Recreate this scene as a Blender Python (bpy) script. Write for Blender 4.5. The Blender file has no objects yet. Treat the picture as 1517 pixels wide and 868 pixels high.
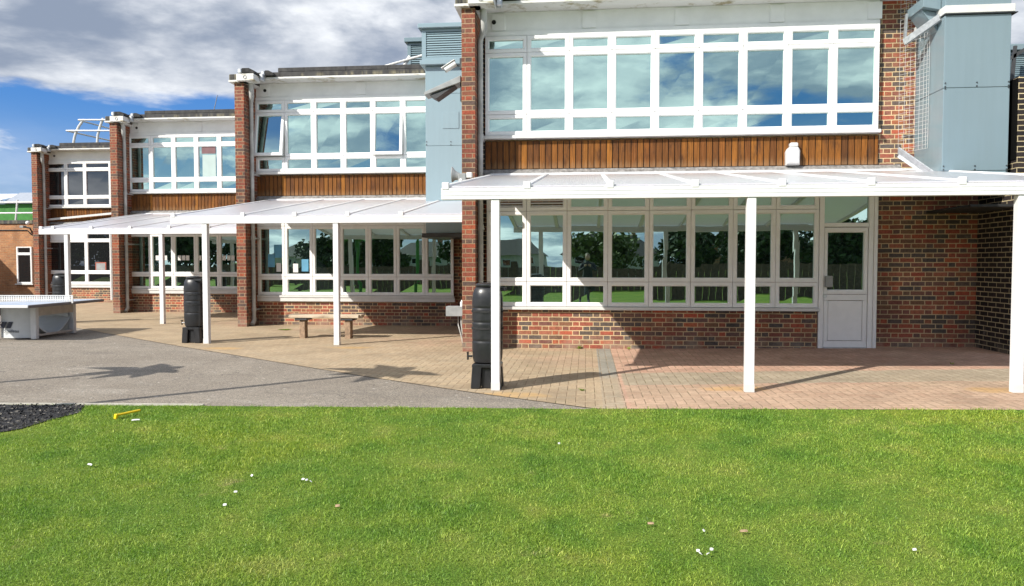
import bpy, math, random
import numpy as np
from mathutils import Vector, Matrix
R = random.Random(7)
sc = bpy.context.scene
COL = sc.collection
rad = math.radians
PI = math.pi

# ------------------------------------------------------------------ camera
F, CX, CY = 1100.0, 758.5, 434.0
CAM = Vector((0, 0, 1.394))
YAW, PIT = rad(5.7), rad(2.2)
cd = bpy.data.cameras.new('camera'); cam = bpy.data.objects.new('camera', cd); COL.objects.link(cam)
cam.location = CAM; cam.rotation_euler = (PI/2 - PIT, 0, YAW)
cd.sensor_width = 36; cd.lens = F/1517*36; cd.clip_start = .05; cd.clip_end = 2000
sc.camera = cam
FW = Vector((-math.sin(YAW)*math.cos(PIT), math.cos(YAW)*math.cos(PIT), -math.sin(PIT)))
RT = Vector((math.cos(YAW), math.sin(YAW), 0)); UP = RT.cross(FW)
def ray(px, py): return FW*F + RT*(px-CX) + UP*(CY-py)
def on(px, py, Y):                       # measured point on the wall plane at distance Y -> x, z
    d = ray(px, py); t = Y/d.y
    return CAM.x + d.x*t, CAM.z + d.z*t
def gz(x):                               # the paving rises gently to the right
    return .015*max(0.0, x)
def gr(px, py):                          # measured point on the ground -> x, y
    d = ray(px, py); z = 0
    for _ in range(12):
        t = (z-CAM.z)/d.z; z = gz(d.x*t)
    return d.x*t, d.y*t

# ------------------------------------------------------------------ mesh helpers
ORG = {}
class MB:
    def __init__(s): s.v, s.f = [], []
    def add(s, vs, fs):
        n = len(s.v); s.v += [tuple(v) for v in vs]; s.f += [tuple(i+n for i in f) for f in fs]; return s
    def box(s, x0, x1, y0, y1, z0, z1):
        return s.add([(x0,y0,z0),(x1,y0,z0),(x1,y1,z0),(x0,y1,z0),(x0,y0,z1),(x1,y0,z1),(x1,y1,z1),(x0,y1,z1)],
            [(0,3,2,1),(4,5,6,7),(0,1,5,4),(1,2,6,5),(2,3,7,6),(3,0,4,7)])
    def obox(s, c, ax, ay, az, hx, hy, hz):   # oriented box
        c, ax, ay, az = Vector(c), Vector(ax)*hx, Vector(ay)*hy, Vector(az)*hz
        vs = [c+ax*i+ay*j+az*k for k in (-1,1) for i,j in ((-1,-1),(1,-1),(1,1),(-1,1))]
        return s.add(vs, [(0,3,2,1),(4,5,6,7),(0,1,5,4),(1,2,6,5),(2,3,7,6),(3,0,4,7)])
    def beam(s, a, b, w, h, up=(0,0,1)):      # bar from a to b
        a, b = Vector(a), Vector(b); d = (b-a); L = d.length; d.normalize()
        sd = d.cross(Vector(up)).normalized(); u = sd.cross(d).normalized()
        return s.obox((a+b)/2, d, sd, u, L/2, w/2, h/2)
    def prism(s, pts, f, closed=True):        # pts 2-D, f(p, 0/1) -> 3-D
        n = len(pts)
        vs = [f(p, 0) for p in pts] + [f(p, 1) for p in pts]
        fs = [(i, (i+1) % n, n+(i+1) % n, n+i) for i in range(n)]
        if closed: fs += [tuple(range(n-1, -1, -1)), tuple(range(n, 2*n))]
        return s.add(vs, fs)
    def tube(s, pts, r, n=10, cap=True):
        pts = [Vector(p) for p in pts]; m = len(pts)
        rs = r if isinstance(r, (list, tuple)) else [r]*m
        rings = []; ref = None
        for i, p in enumerate(pts):
            d = (pts[min(i+1, m-1)] - pts[max(i-1, 0)]).normalized()
            if ref is None:
                ref = d.cross(Vector((0,0,1)));
                if ref.length < .05: ref = d.cross(Vector((1,0,0)))
            a = (ref - d*ref.dot(d)).normalized(); b = d.cross(a); ref = a
            rings.append([p + (a*math.cos(2*PI*k/n) + b*math.sin(2*PI*k/n))*rs[i] for k in range(n)])
        vs = [v for q in rings for v in q]; fs = []
        for i in range(m-1):
            for k in range(n):
                fs.append((i*n+k, i*n+(k+1) % n, (i+1)*n+(k+1) % n, (i+1)*n+k))
        if cap: fs += [tuple(range(n-1, -1, -1)), tuple(range((m-1)*n, m*n))]
        return s.add(vs, fs)
    def loft(s, rings, cap=True):
        n = len(rings[0]); m = len(rings); fs = []
        for i in range(m-1):
            for k in range(n):
                fs.append((i*n+k, i*n+(k+1) % n, (i+1)*n+(k+1) % n, (i+1)*n+k))
        if cap: fs += [tuple(range(n-1, -1, -1)), tuple(range((m-1)*n, m*n))]
        return s.add([v for q in rings for v in q], fs)
    def ball(s, c, r, nu=12, nv=8, sx=1, sy=1, sz=1):
        rings = []
        for j in range(1, nv):
            t = PI*j/nv
            rings.append([(c[0]+r*sx*math.sin(t)*math.cos(2*PI*k/nu), c[1]+r*sy*math.sin(t)*math.sin(2*PI*k/nu), c[2]-r*sz*math.cos(t)) for k in range(nu)])
        return s.loft(rings)
    def build(s, name, mat, parent=None, smooth=False, bevel=0, seg=1):
        me = bpy.data.meshes.new(name)
        o = ORG[parent.name] if parent is not None else Vector((0,0,0))
        me.from_pydata([tuple(Vector(v)-o) for v in s.v], [], s.f); me.update()
        if isinstance(mat, (list, tuple)):
            for m in mat: me.materials.append(m)
        else: me.materials.append(mat)
        if smooth:
            me.polygons.foreach_set('use_smooth', [True]*len(me.polygons))
        ob = bpy.data.objects.new(name, me); COL.objects.link(ob)
        if parent is not None: ob.parent = parent
        ORG[ob.name] = o
        if smooth == 'auto' or (smooth and not bevel):
            try:
                md = ob.modifiers.new('edge', 'EDGE_SPLIT'); md.split_angle = rad(40)
            except Exception: pass
        if bevel:
            md = ob.modifiers.new('bevel', 'BEVEL'); md.width = bevel; md.segments = seg; md.limit_method = 'ANGLE'; md.angle_limit = rad(40)
        return ob
def thing(name, loc, label, cat, group=None):
    o = bpy.data.objects.new(name, None); COL.objects.link(o); o.location = loc; o.empty_display_size = .1
    ORG[o.name] = Vector(loc); tag(o, label, cat, group); return o
def tag(o, label, cat, group=None):
    o['label'] = label; o['category'] = cat
    if group: o['group'] = group
    return o
def struct(o): o['kind'] = 'structure'; return o
def rebase(o, loc):                         # put a one-mesh thing's origin at its base
    loc = Vector(loc); o.data.transform(Matrix.Translation(-loc)); o.location = loc; return o
def copy_tree(root, loc, rz=0):
    def cp(o, par):
        c = o.copy(); COL.objects.link(c)
        if par: c.parent = par
        for k in o.children: cp(k, c)
        return c
    r = cp(root, None); r.location = loc; r.rotation_euler.z = rz; return r

# ------------------------------------------------------------------ material helpers
class NT:
    def __init__(s, name):
        s.m = bpy.data.materials.new(name); s.m.use_nodes = True; s.t = s.m.node_tree
        s.t.nodes.clear(); s.out = s.n('ShaderNodeOutputMaterial')
    def n(s, typ, **kw):
        nd = s.t.nodes.new(typ)
        for k, v in kw.items(): setattr(nd, k, v)
        return nd
    def put(s, sock, v):
        if isinstance(v, (int, float)): sock.default_value = v
        elif isinstance(v, (tuple, list)): sock.default_value = tuple(v) + ((1,) if len(v) == 3 and sock.type == 'RGBA' else ())
        else: s.t.links.new(v, sock)
    def m_(s, op, a, b=0, c=None):
        nd = s.n('ShaderNodeMath', operation=op); s.put(nd.inputs[0], a); s.put(nd.inputs[1], b)
        if c is not None: s.put(nd.inputs[2], c)
        return nd.outputs[0]
    def add(s, a, b): return s.m_('ADD', a, b)
    def sub(s, a, b): return s.m_('SUBTRACT', a, b)
    def mul(s, a, b): return s.m_('MULTIPLY', a, b)
    def mn(s, a, b): return s.m_('MINIMUM', a, b)
    def mx(s, a, b): return s.m_('MAXIMUM', a, b)
    def lt(s, a, b): return s.m_('LESS_THAN', a, b)
    def gt(s, a, b): return s.m_('GREATER_THAN', a, b)
    def fl(s, a): return s.m_('FLOOR', a)
    def lerp(s, a, b, t): return s.add(a, s.mul(s.sub(b, a), t))
    def rng(s, v, a, b, c=0, d=1, smooth=True):
        nd = s.n('ShaderNodeMapRange', interpolation_type='SMOOTHSTEP' if smooth else 'LINEAR', clamp=True)
        for i, q in enumerate((v, a, b, c, d)): s.put(nd.inputs[i], q)
        return nd.outputs[0]
    def mix(s, t, a, b, mode='MIX'):
        nd = s.n('ShaderNodeMix', data_type='RGBA', blend_type=mode)
        s.put(nd.inputs['Factor'], t) if False else s.put(nd.inputs[0], t); s.put(nd.inputs[6], a); s.put(nd.inputs[7], b)
        return nd.outputs[2]
    def ramp(s, v, stops, interp='LINEAR'):
        nd = s.n('ShaderNodeValToRGB'); cr = nd.color_ramp; cr.interpolation = interp
        while len(cr.elements) < len(stops): cr.elements.new(.5)
        for e, (p, c) in zip(cr.elements, stops): e.position = p; e.color = tuple(c)+(1,)
        s.put(nd.inputs[0], v); return nd.outputs[0]
    def obj(s):
        nd = s.n('ShaderNodeTexCoord'); return nd.outputs['Object']
    def pos(s): return s.n('ShaderNodeNewGeometry').outputs['Position']
    def nrm(s): return s.n('ShaderNodeNewGeometry').outputs['Normal']
    def island(s): return s.n('ShaderNodeNewGeometry').outputs['Random Per Island']
    def xyz(s, v):
        nd = s.n('ShaderNodeSeparateXYZ'); s.put(nd.inputs[0], v); return nd.outputs[0], nd.outputs[1], nd.outputs[2]
    def vec(s, x, y=0, z=0):
        nd = s.n('ShaderNodeCombineXYZ'); s.put(nd.inputs[0], x); s.put(nd.inputs[1], y); s.put(nd.inputs[2], z); return nd.outputs[0]
    def noise(s, v, scale=5, detail=3, rough=.5, dist=0, col=False):
        nd = s.n('ShaderNodeTexNoise'); s.put(nd.inputs['Vector'], v); s.put(nd.inputs['Scale'], scale); s.put(nd.inputs['Detail'], detail)
        s.put(nd.inputs['Roughness'], rough); s.put(nd.inputs['Distortion'], dist); return nd.outputs[1 if col else 0]
    def white(s, v, col=False):
        nd = s.n('ShaderNodeTexWhiteNoise', noise_dimensions='3D'); s.put(nd.inputs['Vector'], v); return nd.outputs[1 if col else 0]
    def voro(s, v, scale, feat='F1'):
        nd = s.n('ShaderNodeTexVoronoi', feature=feat); s.put(nd.inputs['Vector'], v); s.put(nd.inputs['Scale'], scale); return nd.outputs[0], nd.outputs[1]
    def bump(s, h, dist=.01, strength=1):
        nd = s.n('ShaderNodeBump'); s.put(nd.inputs['Height'], h); nd.inputs['Distance'].default_value = dist; nd.inputs['Strength'].default_value = strength
        return nd.outputs[0]
    def pbr(s, col, rough=.5, metal=0, spec=.5, normal=None, **kw):
        nd = s.n('ShaderNodeBsdfPrincipled'); s.put(nd.inputs['Base Color'], col); s.put(nd.inputs['Roughness'], rough)
        s.put(nd.inputs['Metallic'], metal); s.put(nd.inputs['Specular IOR Level'], spec)
        if normal is not None: s.put(nd.inputs['Normal'], normal)
        for k, v in kw.items(): s.put(nd.inputs[k], v)
        return nd.outputs[0]
    def done(s, sh): s.t.links.new(sh, s.out.inputs[0]); return s.m

def mat_plain(name, col, rough=.5, metal=0, spec=.5, var=.12, scale=6, bump=0, bscale=60):
    t = NT(name); p = t.obj()
    n = t.noise(p, scale, 4, .6)
    c = t.mix(t.rng(n, .3, .7), tuple(x*(1-var) for x in col), tuple(min(1, x*(1+var)) for x in col))
    nm = t.bump(t.noise(p, bscale, 3, .6), bump) if bump else None
    return t.done(t.pbr(c, t.rng(t.noise(p, scale*2, 3), .3, .7, rough*.85, min(1, rough*1.15)), metal, spec, nm))

def mat_brick(name, pal, mortar, bond='flemish', head_dark=.0, ch=.075, soot=0.0, wob=.0025):
    t = NT(name); p = t.obj(); x, y, z = t.xyz(p)
    nx, ny, nz = t.xyz(t.nrm())
    u = t.lerp(x, y, t.gt(t.m_('ABSOLUTE', nx), .6))
    wv = t.noise(p, 9, 3, .6, col=True); wx, wy, _ = t.xyz(wv)
    u = t.add(u, t.mul(t.sub(wx, .5), wob*4)); z = t.add(z, t.mul(t.sub(wy, .5), wob*4))
    row = t.fl(t.m_('DIVIDE', z, ch)); fv = t.sub(z, t.mul(row, ch))
    par = t.m_('FLOORED_MODULO', row, 2)
    if bond == 'flemish':
        P, S = .3375, .225
        uu = t.add(u, t.mul(par, P/2)); k = t.fl(t.m_('DIVIDE', uu, P)); w = t.sub(uu, t.mul(k, P))
        hd = t.gt(w, S); lw = t.sub(w, t.mul(hd, S)); bw = t.lerp(S, P-S, hd)
    else:
        P = .225
        uu = t.add(u, t.mul(par, P/2)); k = t.fl(t.m_('DIVIDE', uu, P)); lw = t.sub(uu, t.mul(k, P)); hd = 0.0; bw = P
    du = t.mn(lw, t.sub(bw, lw)); dv = t.mn(fv, t.sub(ch, fv)); d = t.mn(du, dv)
    d = t.add(d, t.mul(t.sub(t.noise(p, 70, 2, .6), .5), .004))
    brick = t.rng(d, .0050, .0082)
    idv = t.vec(k, row, t.add(hd, 3.3) if not isinstance(hd, float) else 1.0)
    rnd = t.white(idv); n = len(pal)
    c = t.ramp(rnd, [(i/n, q) for i, q in enumerate(pal)], 'CONSTANT')
    c = t.mix(.45, c, t.ramp(t.white(t.vec(row, k, 7.7)), [(0, pal[0]), (.5, pal[n//2]), (1, pal[-1])]))
    g = t.noise(p, 28, 4, .7)
    c = t.mix(1, c, t.ramp(g, [(.25, (.55,.55,.55)), (.5, (1,1,1)), (.75, (1.35,1.3,1.25))]), 'MULTIPLY')
    big = t.noise(p, .9, 3, .6)
    mo = t.mix(t.rng(t.noise(p, 3, 4, .6), .3, .7), mortar, tuple(q*.72 for q in mortar))
    c = t.mix(brick, mo, c)
    c = t.mix(1, c, t.ramp(big, [(.3, (.8,.8,.8)), (.7, (1.12,1.12,1.12))]), 'MULTIPLY')
    stk = t.noise(t.vec(t.mul(u, 1.6), 0, t.mul(z, .45)), 1, 4, .6)
    c = t.mix(1, c, t.ramp(stk, [(.3, (.72,.72,.72)), (.5, (1,1,1)), (.75, (1.06,1.06,1.06))]), 'MULTIPLY')
    ef = t.mul(t.rng(t.noise(p, 2.1, 5, .7), .62, .74), .28); c = t.mix(ef, c, (.50,.43,.36))
    # dirt and efflorescence near the ground
    low = t.mul(t.rng(z, .32, .0), t.rng(t.noise(p, 5, 4, .6), .35, .65))
    c = t.mix(t.mul(low, .55), c, (.30, .25, .19))
    h = t.add(t.mul(brick, .8), t.mul(g, .3))
    return t.done(t.pbr(c, .85, 0, .25, t.bump(h, .006)))

RED = [(.38,.085,.045), (.105,.085,.078), (.25,.115,.052), (.40,.125,.055), (.13,.095,.08), (.28,.08,.045), (.085,.07,.065), (.32,.14,.085), (.20,.105,.06), (.42,.10,.05), (.15,.10,.075), (.09,.072,.06)]
M = {}
M['brick'] = mat_brick('red_multi_brick', RED, (.62,.465,.27))
M['pier_brick'] = mat_brick('pier_brick', [(.32,.075,.038), (.26,.062,.034), (.18,.06,.04), (.12,.075,.06), (.30,.085,.04), (.22,.07,.04), (.10,.07,.06)], (.36,.25,.155))
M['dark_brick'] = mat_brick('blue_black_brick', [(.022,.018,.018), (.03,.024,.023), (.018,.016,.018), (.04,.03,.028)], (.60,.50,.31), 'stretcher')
M['buff_brick'] = mat_brick('orange_buff_brick', [(.40,.19,.09), (.34,.16,.08), (.30,.14,.08), (.44,.22,.11), (.25,.13,.08), (.38,.16,.07)], (.42,.29,.16), 'stretcher')
M['upvc'] = mat_plain('white_window_plastic', (.76,.76,.75), .34, var=.03)
M['sill'] = mat_plain('window_sill_plastic', (.58,.58,.56), .4, var=.06, scale=4)
M['alu'] = mat_plain('white_powder_coated_aluminium', (.67,.675,.68), .35, var=.015, scale=3)
M['paint'] = mat_plain('white_painted_steel', (.58,.58,.565), .45, var=.06)
M['panel'] = mat_plain('fascia_panel_paint', (.76,.77,.765), .6, var=.06, scale=2)
M['pipe'] = mat_plain('grey_white_pipe', (.37,.37,.355), .5, var=.18, scale=5)
M['lead'] = mat_plain('lead_flashing', (.27,.265,.255), .5, .3, var=.35, scale=14, bump=.004, bscale=18)
M['black'] = mat_plain('black_plastic', (.014,.0145,.016), .36, var=.15)
M['blackmat'] = mat_plain('black_rubber', (.012,.012,.012), .8)
M['dark'] = mat_plain('dark_metal', (.045,.047,.05), .5)
def mat_duct(name='blue_grey_duct_paint', k=1.0):
    t = NT(name); p = t.obj(); x, y, z = t.xyz(p)
    n = t.noise(t.vec(t.mul(x, 7), t.mul(y, 7), t.mul(z, .7)), 1, 4, .6); n2 = t.noise(p, 1.1, 2, .5)
    c = t.mix(t.rng(n, .35, .75), (.168*k,.232*k,.262*k), (.160*k,.220*k,.247*k))
    c = t.mix(t.mul(t.rng(t.noise(p, 5, 4, .7), .62, .78), .2), c, (.24*k,.28*k,.28*k))
    return t.done(t.pbr(c, t.rng(n, .3, .7, .14, .2), 0, .75, t.bump(n2, .008)))
M['duct'] = mat_duct()
M['ductpale'] = mat_duct('pale_blue_grey_duct_paint', 1.35)
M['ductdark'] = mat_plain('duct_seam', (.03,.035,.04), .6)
M['steel'] = mat_plain('galvanised_steel', (.50,.52,.53), .42, .75, var=.15, scale=20)
M['greybox'] = mat_plain('pale_grey_box', (.27,.28,.28), .4)
M['paper'] = mat_plain('paper', (.66,.66,.64), .8, var=.05)
M['bluepaper'] = mat_plain('blue_card', (.10,.30,.45), .7, var=.1)
M['redframe'] = mat_plain('red_notice_border', (.32,.09,.06), .7)
M['yellow'] = mat_plain('yellow_plastic', (.85,.58,.01), .4)
M['alarm'] = mat_plain('alarm_box_plastic', (.50,.50,.49), .4, var=.06)
M['legwood'] = mat_plain('bench_leg_wood', (.27,.185,.12), .85, var=.3, scale=18)
M['blind'] = mat_plain('pale_blind', (.36,.45,.43), .8, var=.05)
M['maroon'] = mat_plain('maroon_curtain', (.16,.085,.09), .8)
M['tar'] = mat_plain('bitumen', (.005,.005,.005), 1.0, spec=.05)  # near-black that paints shade on the side of the dark brick wall
M['leaf'] = mat_plain('dry_leaf', (.34,.235,.14), .8, var=.35, scale=40)
M['concrete'] = mat_plain('concrete', (.42,.40,.34), .9, var=.2, scale=12, bump=.004)
M['tabletop'] = mat_plain('table_playing_surface', (.40,.47,.58), .35, var=.05)
M['tableedge'] = mat_plain('table_edge', (.13,.12,.12), .5)
M['tableleg'] = mat_plain('table_pedestal', (.56,.58,.58), .4, var=.05)
M['tablerail'] = mat_plain('table_rail', (.42,.38,.33), .5)
M['mark'] = mat_plain('black_print', (.03,.035,.05), .6)
M['darkglass'] = mat_plain('camera_lens', (.01,.01,.012), .08)

def mat_glass():
    t = NT('coated_window_glass'); p = t.obj()
    h = t.add(t.noise(p, 1.3, 2, .5), t.mul(t.noise(p, 4.5, 1, .5), .12))
    nm = t.bump(h, .0011)
    gl = t.n('ShaderNodeBsdfGlossy'); t.put(gl.inputs['Color'], (.68,.94,.86)); gl.inputs['Roughness'].default_value = .004; t.put(gl.inputs['Normal'], nm)
    df = t.pbr((.010,.016,.017), .6, 0, .0)
    fr = t.n('ShaderNodeLayerWeight'); fr.inputs[0].default_value = .25
    ms = t.n('ShaderNodeMixShader'); t.put(ms.inputs[0], t.rng(fr.outputs['Facing'], 0, 1, .54, .95, False)); t.t.links.new(df, ms.inputs[1]); t.t.links.new(gl.outputs[0], ms.inputs[2])
    return t.done(ms.outputs[0])
M['glass'] = mat_glass()
def mat_darkpane():
    t = NT('plain_window_glass')
    gl = t.n('ShaderNodeBsdfGlossy'); t.put(gl.inputs['Color'], (.9,.95,1)); gl.inputs['Roughness'].default_value = .004
    df = t.pbr((.012,.013,.014), .6, 0, .0)
    ms = t.n('ShaderNodeMixShader'); ms.inputs[0].default_value = .12; t.t.links.new(df, ms.inputs[1]); t.t.links.new(gl.outputs[0], ms.inputs[2])
    return t.done(ms.outputs[0])
M['plainglass'] = mat_darkpane()

def mat_poly():
    t = NT('opal_polycarbonate'); p = t.obj(); x, y, z = t.xyz(p)
    rib = t.m_('SINE', t.mul(x, 2*PI/.032))
    a = t.n('ShaderNodeBsdfDiffuse'); t.put(a.inputs[0], (.88,.865,.95))
    b = t.n('ShaderNodeBsdfTranslucent'); t.put(b.inputs[0], (.86,.86,.87))
    g = t.n('ShaderNodeBsdfGlossy'); t.put(g.inputs[0], (1,1,1)); g.inputs['Roughness'].default_value = .32
    t.put(g.inputs['Normal'], t.bump(rib, .0015))
    m1 = t.n('ShaderNodeMixShader'); m1.inputs[0].default_value = .46; t.t.links.new(a.outputs[0], m1.inputs[1]); t.t.links.new(b.outputs[0], m1.inputs[2])
    fr = t.n('ShaderNodeFresnel'); fr.inputs[0].default_value = 1.5
    m2 = t.n('ShaderNodeMixShader'); t.t.links.new(fr.outputs[0], m2.inputs[0]); t.t.links.new(m1.outputs[0], m2.inputs[1]); t.t.links.new(g.outputs[0], m2.inputs[2])
    return t.done(m2.outputs[0])
M['poly'] = mat_poly()

def mat_timber():
    t = NT('stained_timber_boards'); p = t.obj(); x, y, z = t.xyz(p)
    r = t.island()
    grain = t.noise(t.vec(t.mul(x, 60), y, t.mul(z, 2.2)), 1, 5, .65)
    c = t.ramp(r, [(0, (.105,.041,.012)), (.3, (.145,.057,.014)), (.5, (.09,.036,.012)), (.7, (.20,.080,.016)), (.85, (.13,.048,.013)), (1, (.07,.030,.012))])
    c = t.mix(1, c, t.ramp(grain, [(.25, (.5,.5,.5)), (.5, (1.2,1.2,1.15)), (.75, (1.9,1.85,1.6))]), 'MULTIPLY')
    st = t.noise(t.vec(t.mul(x, 7), y, t.mul(z, 2.0)), 1, 4, .7)
    c = t.mix(t.mul(t.rng(st, .47, .70), .68), c, (.032,.018,.013))
    wk = t.noise(t.vec(t.mul(x, 30), y, t.mul(z, 3)), 1, 3, .6)
    c = t.mix(t.mul(t.rng(wk, .6, .8), .22), c, (.30,.20,.11))
    bl = t.mul(t.rng(t.add(z, t.mul(t.sub(t.noise(t.vec(t.mul(x, 14), y, 0), 1, 3, .6), .5), .35)), 3.12, 2.96), .45); c = t.mix(bl, c, (.27,.165,.085))
    return t.done(t.pbr(c, .65, 0, .12, t.bump(grain, .002)))
M['timber'] = mat_timber()
def mat_oldwood():
    t = NT('weathered_bench_wood'); p = t.obj(); x, y, z = t.xyz(p)
    g = t.noise(t.vec(t.mul(x, 4), t.mul(y, 40), t.mul(z, 8)), 1, 5, .65)
    c = t.ramp(g, [(.25, (.26,.20,.14)), (.5, (.46,.38,.28)), (.75, (.56,.48,.37))])
    return t.done(t.pbr(c, .85, 0, .2, t.bump(g, .003)))
M['oldwood'] = mat_oldwood()
def mat_felt():
    t = NT('roofing_felt'); p = t.obj(); x, y, z = t.xyz(p)
    n = t.noise(p, 6, 5, .65); n2 = t.noise(t.vec(t.mul(x, 8), t.mul(y, 8), z), 1, 4, .6)
    c = t.ramp(n, [(.3, (.035,.035,.038)), (.7, (.085,.083,.08))])
    low = t.rng(z, 5.69, 5.60)
    c = t.mix(t.mul(low, t.rng(n2, .45, .68)), c, (.20,.18,.125))
    seam = t.lt(t.m_('FLOORED_MODULO', t.add(x, t.mul(t.gt(z, 5.675), .4)), .95), .012)
    c = t.mix(seam, c, (.02,.02,.02))
    return t.done(t.pbr(c, .9, 0, .2, t.bump(n, .006)))
M['felt'] = mat_felt()
def mat_trim():
    t = NT('weathered_eaves_trim'); p = t.obj(); x, y, z = t.xyz(p)
    n = t.noise(t.vec(t.mul(x, 2.5), t.mul(y, 2.5), t.mul(z, 14)), 1, 5, .7)
    c = t.mix(t.rng(n, .52, .68), (.60,.60,.58), (.30,.26,.16))
    return t.done(t.pbr(c, .6, 0, .3))
M['trim'] = mat_trim()

def mat_tarmac():
    t = NT('old_tarmac'); p = t.pos(); x, y, z = t.xyz(p)
    v = t.vec(x, y, 0)
    sp = t.voro(v, 110)[1]
    n = t.noise(v, .55, 5, .6); n2 = t.noise(v, 3.2, 4, .6)
    c = t.mix(t.rng(n, .3, .7), (.222,.193,.160), (.280,.247,.206))
    c = t.mix(t.mul(t.rng(n2, .5, .75), .5), c, (.31,.28,.24))
    st_ = t.noise(t.vec(t.mul(x, .55), t.mul(y, 1.6), 2.0), 1.1, 6, .65)
    c = t.mix(t.mul(t.rng(st_, .56, .70), .55), c, (.36,.325,.28)); c = t.mix(t.mul(t.rng(st_, .44, .30), .4), c, (.15,.135,.12))
    wv_ = t.noise(v, 1.6, 5, .7); crk = t.rng(t.m_('ABSOLUTE', t.sub(t.noise(v, .42, 4, .62), .5)), .0045, .0)
    c = t.mix(t.mul(crk, t.mul(t.rng(wv_, .45, .6), .6)), c, (.06,.055,.05))
    spk = t.gt(t.white(t.vec(t.fl(t.mul(x, 38)), t.fl(t.mul(y, 38)), 0)), .9975); c = t.mix(t.mul(spk, .7), c, (.55,.53,.48))
    spx, _, _ = t.xyz(sp)
    c = t.mix(1, c, t.ramp(spx, [(0, (.55,.55,.55)), (.5, (1,1,1)), (.9, (1.25,1.25,1.22)), (1, (1.9,1.85,1.75))]), 'MULTIPLY')
    return t.done(t.pbr(c, .9, 0, .25, t.bump(t.add(t.voro(v, 160)[0], t.mul(n2, .5)), .004)))
M['tarmac'] = mat_tarmac()

def mat_paving():
    t = NT('block_paving'); p = t.pos(); x, y, z = t.xyz(p)
    wn = t.noise(p, 6, 2, .5, col=True); a, b, _ = t.xyz(wn)
    s = .1
    x2 = t.m_('DIVIDE', t.add(x, t.mul(t.sub(a, .5), .012)), s); y2 = t.m_('DIVIDE', t.add(y, t.mul(t.sub(b, .5), .012)), s)
    i, j = t.fl(x2), t.fl(y2); fx, fy = t.sub(x2, i), t.sub(y2, j)
    k = t.m_('FLOORED_MODULO', t.sub(i, j), 4)
    e = lambda q: t.lt(t.m_('ABSOLUTE', t.sub(k, q)), .5)
    k0, k1, k2, k3 = e(0), e(1), e(2), e(3)
    L, Rr, B, T = fx, t.sub(1, fx), fy, t.sub(1, fy)
    big = 9.0
    dl = t.add(L, t.mul(k1, big)); dr = t.add(Rr, t.mul(k0, big)); db = t.add(B, t.mul(k2, big)); dt = t.add(T, t.mul(k3, big))
    d = t.mn(t.mn(dl, dr), t.mn(db, dt))
    d = t.add(d, t.mul(t.sub(t.noise(p, 45, 2, .6), .5), .05))
    block = t.rng(d, .012, .07)
    idv = t.vec(t.sub(i, k1), t.add(j, k3), 0)
    r = t.white(idv); r2 = t.white(t.add(r, 0) if False else t.vec(t.add(j, k3), t.sub(i, k1), 5))
    patch = t.noise(t.vec(x, y, 0), .35, 4, .55)
    red = t.ramp(r, [(0, (.46,.28,.20)), (.5, (.52,.34,.25)), (1, (.43,.27,.195))])
    buff = t.ramp(r, [(0, (.36,.275,.18)), (.5, (.42,.325,.215)), (1, (.375,.30,.205))])
    grey = t.ramp(r, [(0, (.32,.27,.195)), (1, (.38,.32,.235))])
    # laid bands: red by the wall, a grey-buff band, pinkish edge course; buff towards the tarmac
    wob = t.mul(t.sub(t.noise(p, 2.2, 3, .6), .5), .25)
    yy = t.add(y, t.add(wob, t.mul(x, -.08)))
    right = t.rng(x, .42, .46)
    band = t.mul(right, t.mul(t.rng(yy, 8.5, 8.56), t.rng(yy, 9.52, 9.45)))
    front = t.mul(right, t.rng(yy, 8.5, 8.45))
    mixed = t.mix(.45, red, buff)
    dg = t.add(t.add(t.mul(x, .62), t.mul(y, .78)), t.mul(wob, 3.5))      # distance from the diagonal tarmac edge
    leftc = t.mix(t.rng(dg, 7.0, 8.6), buff, t.mix(t.rng(t.noise(p, .8, 4, .6), .35, .6, .55, 1.0), red, buff))
    c = t.mix(t.rng(x, .36, .42), leftc, red)
    c = t.mix(band, c, grey); c = t.mix(front, c, mixed)
    strip = t.mul(t.gt(x, .17), t.lt(x, .40))
    c = t.mix(t.mul(strip, t.rng(t.add(y, t.mul(wob, 3)), 8.9, 9.7, .25, 1)), c, (.29,.275,.235))
    c = t.mix(t.mul(t.rng(patch, .5, .72), .45), c, (.37,.30,.21))
    stain = t.noise(p, 1.1, 5, .65)
    c = t.mix(1, c, t.ramp(stain, [(.3, (.74,.74,.74)), (.55, (1,1,1)), (.75, (1.1,1.1,1.1))]), 'MULTIPLY')
    c = t.mix(1, c, t.ramp(t.noise(p, 30, 3, .7), [(.25, (.75,.75,.75)), (.75, (1.2,1.2,1.2))]), 'MULTIPLY')
    rust = None
    for (qx, qy) in RUST:
        dd = t.add(t.m_('POWER', t.mul(t.sub(x, qx), 1.0), 2), t.m_('POWER', t.mul(t.sub(y, qy), 2.0), 2))
        dd = t.add(dd, t.mul(t.sub(t.noise(p, 4, 4, .6), .5), .35))
        w = t.rng(dd, .2, .0); rust = w if rust is None else t.mx(rust, w)
    c = t.mix(t.mul(rust, .5), c, (.52,.31,.10))
    moss = t.rng(t.noise(p, 3.0, 4, .6), .56, .66)
    jc = t.mix(moss, (.29,.215,.14), (.17,.16,.075))
    c = t.mix(block, jc, c)
    return t.done(t.pbr(c, .9, 0, .2, t.bump(t.add(block, t.mul(r2, .25)), .005)))

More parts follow.
